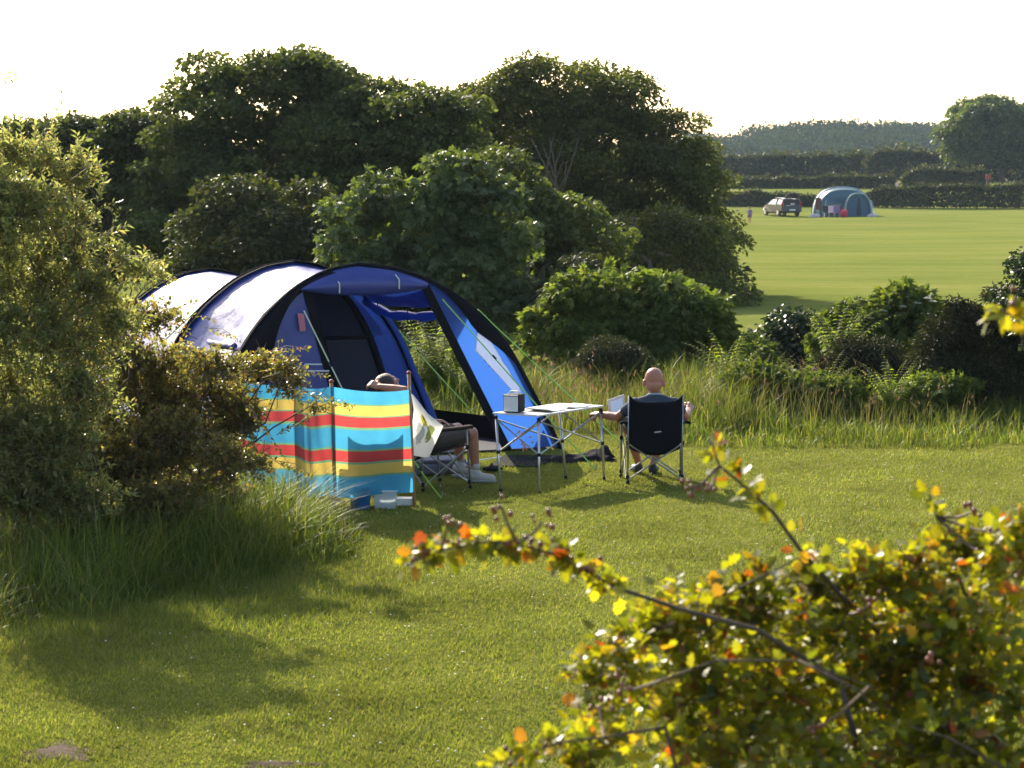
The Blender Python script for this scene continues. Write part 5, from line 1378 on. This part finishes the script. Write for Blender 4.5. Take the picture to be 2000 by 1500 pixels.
# ================================================================== LAWN, TALL GRASS
rng = np.random.default_rng(5)
N_ = 380000
Yl = 11.2 * (27.0 / 11.2) ** rng.random(N_)
Xl = rng.uniform(-1, 1, N_) * (Yl * .232 + .25)
dn = value_noise(Xl + 40, Yl, 1.1, 2) * .6 + value_noise(Xl + 40, Yl, 4.5, 4) * .4
edge = np.where(Xl < 1.5, 26.7, 25.6)
# keep the tent floor free
cx = (Xl - C3.x) * E.x + (Yl - C3.y) * E.y; ca = (Xl - C3.x) * AX.x + (Yl - C3.y) * AX.y
keep = (Yl < edge) & ~((ca > -.05) & (cx > -1.8) & (cx < 2.3)) & (rng.random(N_) < .45 + .8 * dn)
for (px, py, rx, ry) in ((110, 1470, .10, .10), (545, 1494, .10, .03)):
    p = gnd(px, py); keep &= ((Xl - p.x) / rx) ** 2 + ((Yl - p.y) / ry) ** 2 > rng.uniform(.6, 1.2, N_)
Xl = Xl[keep]; Yl = Yl[keep]; dn = dn[keep]; n = len(Xl)
near_left = np.clip(1 - np.hypot((Xl + 3.2) / 2.9, (Yl - 17.0) / 3.4), 0, 1)
h = rng.uniform(.012, .03, n) * (.6 + dn) * (1 + 2.2 * near_left)
az = rng.uniform(0, 2 * pi, n); w = rng.uniform(.0026, .005, n); lean = rng.uniform(.2, 1.3, n) * h
bx = np.cos(az + 1.3) * w; by = np.sin(az + 1.3) * w
V = np.zeros((n, 3, 3)); V[:, 0] = np.stack([Xl - bx, Yl - by, np.zeros(n)], 1); V[:, 1] = np.stack([Xl + bx, Yl + by, np.zeros(n)], 1)
V[:, 2] = np.stack([Xl + np.cos(az) * lean, Yl + np.sin(az) * lean, h], 1)
tag(np_mesh('lawn_grass', V.reshape(-1, 3), np.arange(n * 3).reshape(-1, 3), M['lawn']), 'short mown lawn grass in front of the tent', 'grass', kind='stuff')
# daisies and clover heads
n = 420; Yd = rng.uniform(11.5, 24.5, n); Xd = rng.uniform(-.8, 1, n) * Yd * .225
mb = MB()
for x, y in zip(Xd, Yd):
    r_ = rng.uniform(.004, .008); mb.ell((x, y, .03), (r_, r_, r_ * .5), None, 5, 3)
tag(mb.build('daisies', M['daisy'], None), 'tiny white daisies and clover heads dotted over the lawn', 'flowers', kind='stuff')
# dead blades of mown grass
# tall grass: behind the lawn on the right, and round the left bush
n = 30000; Yg = rng.uniform(25.3, 31.5, n); Xg = rng.uniform(-2.2, 8.2, n)
fe = np.where(Xg < 1.4, 26.9, 25.55) + (value_noise(Xg + 9, Xg * 0, 1.5, 8) - .5) * .7
tent_r = (Xg - C3.x) * E.x + (Yg - C3.y) * E.y; tent_a = (Xg - C3.x) * AX.x + (Yg - C3.y) * AX.y
k = (Yg > fe) & (tent_r > 2.5 - .28 * np.clip(tent_a, 0, 2.3))
Xg = Xg[k]; Yg = Yg[k]; fe = fe[k]; n = len(Xg)
hh = (.18 + .36 * np.clip((Yg - fe) / 2.2, 0, 1)) * rng.uniform(.5, 1.3, n) * (.4 + 1.15 * value_noise(Xg, Yg, 1.5, 9))
hh = hh * np.where((Xg > 3.2), .6, 1)
blades('tall_grass', Xg, Yg, np.zeros(n), hh, rng.uniform(.008, .016, n), rng.uniform(.1, .9, n), M['tall'], rng)[0]
tag(bpy.data.objects['tall_grass'], 'tall uncut green grass along the back edge of the lawn', 'grass', kind='stuff')
n = 4200; Yg = rng.uniform(26.8, 31.5, n); Xg = rng.uniform(-.2, 5.6, n)
k = ((Xg - C3.x) * E.x + (Yg - C3.y) * E.y > 2.6) & (rng.random(n) < np.clip(1.5 - np.abs(Xg - 1.6) / 3.2, .15, 1)); Xg = Xg[k]; Yg = Yg[k]; n = len(Xg)
hh = rng.uniform(.34, .68, n) * (.6 + .65 * value_noise(Xg, Yg, 1.2, 12))
o, tipv = blades('seeding_grass', Xg, Yg, np.zeros(n), hh, rng.uniform(.005, .009, n), rng.uniform(.05, .5, n), M['straw'], rng)
tag(o, 'dry straw coloured grass stems standing behind the bald man', 'grass', kind='stuff')
sel = rng.random(n) < .14; tp = tipv[sel]; T_ = len(tp)
ax = np.stack([rng.normal(0, .45, T_), rng.normal(0, .45, T_), np.full(T_, 1.0)], 1)
V, Fc = leaves_np(T_LONG, np.repeat(tp, 2, 0) - np.repeat(nrm(ax), 2, 0) * .03, np.repeat(ax, 2, 0) + rng.normal(0, .12, (2 * T_, 3)), rng.normal(size=(2 * T_, 3)), rng.uniform(.05, .11, 2 * T_), rng.uniform(.009, .018, 2 * T_))
tag(np_mesh('seed_heads', V, Fc, M['seed']), 'reddish feathery seed heads on the tall grass', 'seed heads', kind='stuff')
# left clump
n = 34000; Yg = rng.uniform(14.2, 21.6, n); Xg = rng.uniform(-5.2, -1.25, n)
front = 14.7 + np.clip((Xg + 4.0) / 2.5, 0, 1) ** 1.4 * 2.5 + (value_noise(Xg + 20, Xg * 0 + 5, 2.0, 13) - .5) * .8
right = -1.32 - np.clip((18.3 - Yg) / 2.5, 0, 1) ** 1.5 * 1.1 - np.clip((Yg - 19.6) / 1.2, 0, 1) * .75 + (value_noise(Yg, Yg * 0, 1.6, 14) - .5) * .3
k = (Yg > front) & (Xg < right); Xg = Xg[k]; Yg = Yg[k]; front = front[k]; right = right[k]; n = len(Xg)
ed = np.minimum((Yg - front) / 1.3, (right - Xg) / .5)
hh = (.10 + .43 * np.clip(ed, 0, 1)) * rng.uniform(.5, 1.25, n) * (.65 + .7 * value_noise(Xg + 30, Yg, 1.6, 15))
o, tl_ = blades('tall_grass', Xg, Yg, np.zeros(n), hh, rng.uniform(.006, .011, n), rng.uniform(.15, 1.1, n), M['tall'], rng)
tag(o, 'long rough grass growing round the foot of the left bushes', 'grass', kind='stuff')

# ================================================================== LEFT BUSHES
def bush(name, spec, Y, mat, tmpl, label, dens, Lr, per, leaf, seed, base_px, stems, n_obj=300, up=.25, droop=.25, depth=.42, dy=.35, extra_twigs=None):
    rng = np.random.default_rng(seed); ells = []
    for e in spec: ells.append(px_ell((*e[:4], Y + (e[4] if len(e) > 4 else rng.uniform(-dy, dy))), depth))
    b = gnd(*base_px); b.y = Y; b.x = (base_px[0] - 1000) * Y / F_PX
    root = thing(name, (b.x, Y, 0), label, 'bush')
    tw, pos, ax, no = twigs(rng, ells, dens, Lr, per, up, droop)
    if extra_twigs is not None:
        tw2, p2, a2, n2 = extra_twigs(rng); tw = np.concatenate([tw, tw2]); pos = np.concatenate([pos, p2]); ax = np.concatenate([ax, a2]); no = np.concatenate([no, n2])
    ln = rng.uniform(leaf[0] * .6, leaf[0] * 1.3, len(pos)); wd = ln * leaf[1]
    # the leaves that show largest are objects of their own
    score = pos[:, 1] + rng.uniform(0, .5, len(pos))
    vis = np.abs(pos[:, 0]) < pos[:, 1] * .222
    order = np.argsort(np.where(vis, score, 1e9))[:n_obj]
    leaf_objects(unit_leaf(tmpl, M[mat]), root, pos[order], ax[order], no[order], ln[order], wd[order])
    rest = np.ones(len(pos), bool); rest[order] = False
    V, Fc = leaves_np(T_SIMPLE, pos[rest], ax[rest], no[rest], ln[rest], wd[rest])
    tag(np_mesh('foliage', V, Fc, M[mat], root), kind='stuff')
    V, Fc = twig_tubes_np(tw, .0035); tag(np_mesh('twigs', V, Fc, M['twig'], root), kind='stuff')
    mb = MB()
    for k in range(stems):
        o_ = b + Vector((rng.uniform(-.25, .25), rng.uniform(-.15, .15), -.05)); e = ells[int(rng.integers(len(ells)))]
    targets = [e[0] for e in ells]
    for e in targets:
        o_ = b + Vector((rng.uniform(-.3, .3), .35 + rng.uniform(-.1, .2), -.05)); limb_tubes(mb, rng, o_, [np.array(e) + np.array([0, .12, 0])], .016, .004, 6, .2)
    mb.build('stem', M['bark'], root, True)
    return root
def sprays(lst, Y, per=14):
    """single shoots: (px0,py0,px1,py1) list"""
    def fn(rng):
        TW = []; P = []; A = []; Nn = []
        for (x0, y0, x1, y1) in lst:
            a = np.array(at(x0, y0, Y)); c = np.array(at(x1, y1, Y + rng.uniform(-.15, .15))); d = c - a
            mid = a + d * .5 + np.array([0, 0, .04]); TW.append([a, mid, c])
            for k in range(per):
                s = .1 + .9 * k / (per - 1); p = a * (1 - s) + c * s; an = k * 2.4
                u = nrm(np.cross(d, UP + .01)); w_ = nrm(np.cross(d, u)); r_ = u * cos(an) + w_ * sin(an)
                P.append(p); A.append(nrm(d) * .7 + r_ * .8); Nn.append(UP * .6 + rng.normal(size=3) * .5)
        return np.array(TW), np.array(P), np.array(A), np.array(Nn)
    return fn
bush('willow_bush', [(40, 300, 105, 50), (150, 335, 42, 62), (30, 410, 130, 90), (130, 455, 75, 75), (50, 550, 150, 90), (180, 555, 62, 48), (265, 512, 36, 30), (225, 480, 30, 30), (80, 660, 175, 95), (30, 790, 130, 100), (20, 920, 120, 100), (310, 520, 20, 14), (-60, 500, 110, 260), (230, 610, 60, 50), (40, 960, 150, 70, -.25), (110, 860, 110, 80, -.25), (160, 760, 90, 75, -.2), (20, 860, 120, 90, -.3), (150, 960, 100, 60, -.25)],
     17.6, 'bush_w', T_LONG, 'pale green bush with narrow leaves at the far left edge, tallest part', 1200, (.18, .42), 15, (.056, .36), 41, (60, 1050), 6, extra_twigs=sprays(
         [(95, 300, 125, 172), (60, 310, 112, 225), (120, 320, 100, 250), (-30, 175, 30, 138), (-30, 160, 22, 155), (190, 400, 205, 350), (235, 500, 310, 520), (240, 512, 325, 512), (160, 330, 190, 290), (20, 290, 15, 232), (140, 350, 215, 318), (170, 420, 225, 395), (150, 480, 240, 452), (70, 300, 70, 240), (160, 310, 150, 262), (200, 560, 290, 560), (45, 300, 40, 222), (190, 470, 250, 440), (130, 300, 165, 275), (210, 530, 300, 497)], 17.4, 18))
bush('hawthorn_bush', [(300, 705, 110, 48), (415, 710, 80, 36), (510, 712, 75, 32), (565, 745, 40, 26), (615, 790, 26, 10), (380, 780, 140, 75), (470, 815, 62, 56), (270, 800, 140, 105), (440, 895, 66, 50), (500, 900, 26, 36), (190, 900, 150, 70), (390, 945, 95, 38), (285, 615, 75, 38), (170, 660, 110, 60), (330, 860, 120, 70), (560, 712, 45, 16), (150, 975, 130, 60), (300, 975, 120, 50), (420, 965, 70, 36), (60, 1000, 100, 45), (240, 890, 150, 80)],
     18.3, 'bush_h', T_SIMPLE, 'dark spreading hawthorn with tiny leaves reaching over the windbreak', 1750, (.16, .4), 17, (.036, .72), 42, (250, 1035), 8, droop=.15, dy=.6, extra_twigs=sprays(
         [(520, 690, 600, 680), (560, 720, 640, 735), (560, 760, 690, 792), (540, 850, 600, 820), (470, 780, 560, 900), (540, 900, 610, 930), (400, 640, 470, 665), (260, 640, 380, 590), (280, 610, 340, 545), (300, 600, 420, 625), (600, 770, 685, 800)], 18.0, 26))

# ================================================================== FOREGROUND HAWTHORN
rng = np.random.default_rng(77)
fb = thing('hawthorn_bush', (1.0, 5.9, 0), 'blurred yellow and orange leaved hawthorn filling the lower right corner', 'bush')
FS = [(1205, 1330, 95, 100, 5.5), (1330, 1225, 120, 95, 5.8), (1470, 1190, 120, 95, 5.7), (1615, 1150, 125, 80, 5.9), (1755, 1115, 110, 72, 5.8), (1880, 1070, 110, 75, 5.9), (1985, 1075, 80, 95, 5.6), (1400, 1370, 190, 110, 5.7), (1650, 1320, 220, 130, 5.8), (1890, 1280, 170, 150, 5.7), (1150, 1455, 80, 50, 5.3), (1035, 1480, 42, 20, 5.3), (1500, 1480, 300, 80, 5.5), (1850, 1470, 220, 90, 5.5), (1500, 1300, 300, 160, 6.3), (1800, 1250, 250, 160, 6.4)]
ells = [px_ell(e, .6) for e in FS]
tw, pos, ax, no = twigs(rng, ells, 2900, (.07, .2), 8, .35, .1)
# lower body of the bush down to the ground (below the frame)
low = [(np.array([x, y, z]), np.array([.5, .45, .45])) for x, y, z in ((.5, 5.9, .95), (1.3, 6.0, 1.0), (.9, 6.2, .5), (1.7, 6.0, .55), (.3, 6.1, .5))]
tw2, p2, a2, n2 = twigs(rng, low, 330, (.12, .3), 9, .2, .15)
# reaching branches
def px_path(pts, Y):
    return [at(x, y, Y + dy) for x, y, dy in pts]
paths = [px_path([(1640, 1330, .25), (1480, 1230, .1), (1330, 1190, .05), (1210, 1150, 0), (1090, 1085, -.05), (1010, 1060, -.1), (930, 1060, -.12), (860, 1075, -.15), (800, 1100, -.18)], 5.3),
         px_path([(1720, 1240, .3), (1640, 1160, .2), (1560, 1070, .1), (1510, 1000, .05), (1455, 950, 0), (1405, 910, 0), (1388, 862, 0)], 5.6),
         px_path([(1900, 1190, .3), (1850, 1080, .2), (1830, 1010, .1), (1815, 965, .1)], 5.8),
         px_path([(2080, 760, 0), (2040, 650, 0), (1985, 615, 0), (1935, 600, 0)], 4.6),
         px_path([(1300, 1420, .1), (1180, 1440, 0), (1090, 1450, 0), (1010, 1480, 0), (960, 1490, 0)], 5.2),
         px_path([(1560, 1290, 0), (1680, 1350, -.1), (1720, 1400, -.1)], 5.2), px_path([(1290, 1330, 0), (1400, 1290, -.05), (1560, 1290, -.05), (1700, 1340, -.05)], 5.25),
         px_path([(1440, 1150, 0), (1560, 1090, 0), (1660, 1200, .1)], 5.5), px_path([(1960, 1500, 0), (1850, 1440, 0), (1780, 1420, 0)], 5.1)]
P = []; A = []; Nn = []; berries = []
for bi, pth in enumerate(paths):
    rs = np.linspace(.0085, .003, len(pth)) if bi not in (3,) else np.linspace(.006, .003, len(pth))
    rs = rs * (.45 if bi in (4, 5, 6, 7, 8) else .8)
    mb = MB(); mb.tube(pth, list(rs), 7); mb.build('branch', M['bark'], fb, True)
    for k in range(len(pth) - 1):
        a = np.array(pth[k]); c = np.array(pth[k + 1]); d = c - a; L_ = np.linalg.norm(d)
        tipness = k / max(1, len(pth) - 2)
        nl = int(L_ / (.0045 if bi in (0, 1, 2, 3, 4) and tipness > .45 else .05)) + (0 if bi in (5, 6, 8) else 1)
        if bi in (5, 6, 8): nl = int(L_ / .06)
        if bi == 0: nl = 2 if k < 3 else int(L_ / .0028)
        for q in range(nl):
            p = a + d * rng.random() ; rad = nrm(rng.normal(size=3)); off = rad * rng.uniform(0, .025)
            P.append(p + off); A.append(nrm(d) * .3 + rad + np.array([0, 0, -.25 if bi == 0 else .25])); Nn.append(UP * .5 + rng.normal(size=3) * .7)
        if bi in (0, 3) and tipness > .4:
            for q in range(int(L_ / .011)):
                p = a + d * rng.random() + rng.normal(size=3) * np.array([.013, .014, .012]) + np.array([0, 0, .011]); berries.append(p)
for (px, py, Y) in ((1950, 1040, 5.75), (1985, 1060, 5.7), (1930, 1090, 5.7), (1385, 955, 5.55), (1345, 960, 5.5), (1210, 1345, 5.3), (1170, 1380, 5.3), (1060, 1455, 5.2), (1000, 1480, 5.2), (980, 990, 5.15), (1060, 1020, 5.2), (875, 1020, 5.12), (1900, 1000, 5.8), (1820, 1290, 5.4), (1600, 1420, 5.3), (1700, 1180, 5.5)):
    c = np.array(at(px, py, Y))
    allp = [q_ for pth in paths for q_ in pth]
    near = min(allp, key=lambda q_: (q_ - Vector(c)).length)
    if (near - Vector(c)).length < .25: mb = MB(); mb.tube([near, near.lerp(Vector(c), .6) + Vector((0, 0, -.008)), Vector(c)], [.0045, .0035, .003], 5); mb.build('twig', M['twig'], fb)
    for q in range(6): berries.append(c + rng.normal(size=3) * .014)
# main stems to the ground
mb = MB()
for e in FS[1::3]:
    limb_tubes(mb, rng, (1.05 + rng.uniform(-.2, .2), 6.0 + rng.uniform(-.15, .15), -.05), [at(e[0], e[1] + 30, e[4])], .012, .003, 6, .2)
limb_tubes(mb, rng, (1.1, 5.9, -.05), [paths[0][0], paths[1][0], paths[2][0]], .016, .007, 6, .1)
limb_tubes(mb, rng, (1.3, 5.2, -.05), [paths[3][0]], .018, .006, 6, .05); limb_tubes(mb, rng, (.7, 5.6, -.05), [paths[4][0]], .008, .004, 6, .08)
mb.build('stem', M['bark'], fb, True)
bm_ = MB()
for p in berries:
    r_ = rng.uniform(.0045, .008); bm_.ell(p, (r_, r_, r_ * 1.1), None, 7, 5)
tag(bm_.build('haw_fruit', M['berry'], fb, True), kind='stuff')
pos = np.concatenate([pos, np.array(P)]); ax = np.concatenate([ax, np.array(A)]); no = np.concatenate([no, np.array(Nn)])
ln = rng.uniform(.024, .046, len(pos)); wd = ln * rng.uniform(.75, 1.1, len(pos))
px_ = 1000 + pos[:, 0] / pos[:, 1] * F_PX
score = pos[:, 1] - ln * 20 + rng.uniform(0, .4, len(pos)); score = np.where((px_ < 2000) & (pos[:, 2] > 1.66), score, 1e9)
order = np.argsort(score)[:300]
leaf_objects(unit_leaf(T_LOBED, M['bush_f']), fb, pos[order], ax[order], no[order], ln[order], wd[order])
rest = np.ones(len(pos), bool); rest[order] = False
V, Fc = leaves_np(T_LOBED, pos[rest], ax[rest], no[rest], ln[rest], wd[rest]); V2, F2 = leaves_np(T_LOBED, p2, a2, n2, rng.uniform(.03, .05, len(p2)), rng.uniform(.03, .045, len(p2)))
tag(np_mesh('foliage', np.concatenate([V, V2]), np.concatenate([Fc, F2 + len(V)]), M['bush_f'], fb), kind='stuff')
V, Fc = twig_tubes_np(np.concatenate([tw, tw2]), .0022); tag(np_mesh('twigs', V, Fc, M['twig'], fb), kind='stuff')

# ================================================================== AIR
hz = MB(); hz.box((0, 415, 13), (1230, 930, 31.0)); ho = hz.build('haze', None, None)
m_, nt, Nn_, Ln_ = new_mat('haze'); pv = Nn_.new('ShaderNodeVolumePrincipled')
pv.inputs['Color'].default_value = (0.62, 0.8, 1.0, 1); pv.inputs['Density'].default_value = 0.0001; pv.inputs['Anisotropy'].default_value = 0.35
om = Nn_.new('ShaderNodeOutputMaterial'); Ln_.new(pv.outputs[0], om.inputs['Volume'])
ho.data.materials.append(m_); tag(ho, kind='stuff')
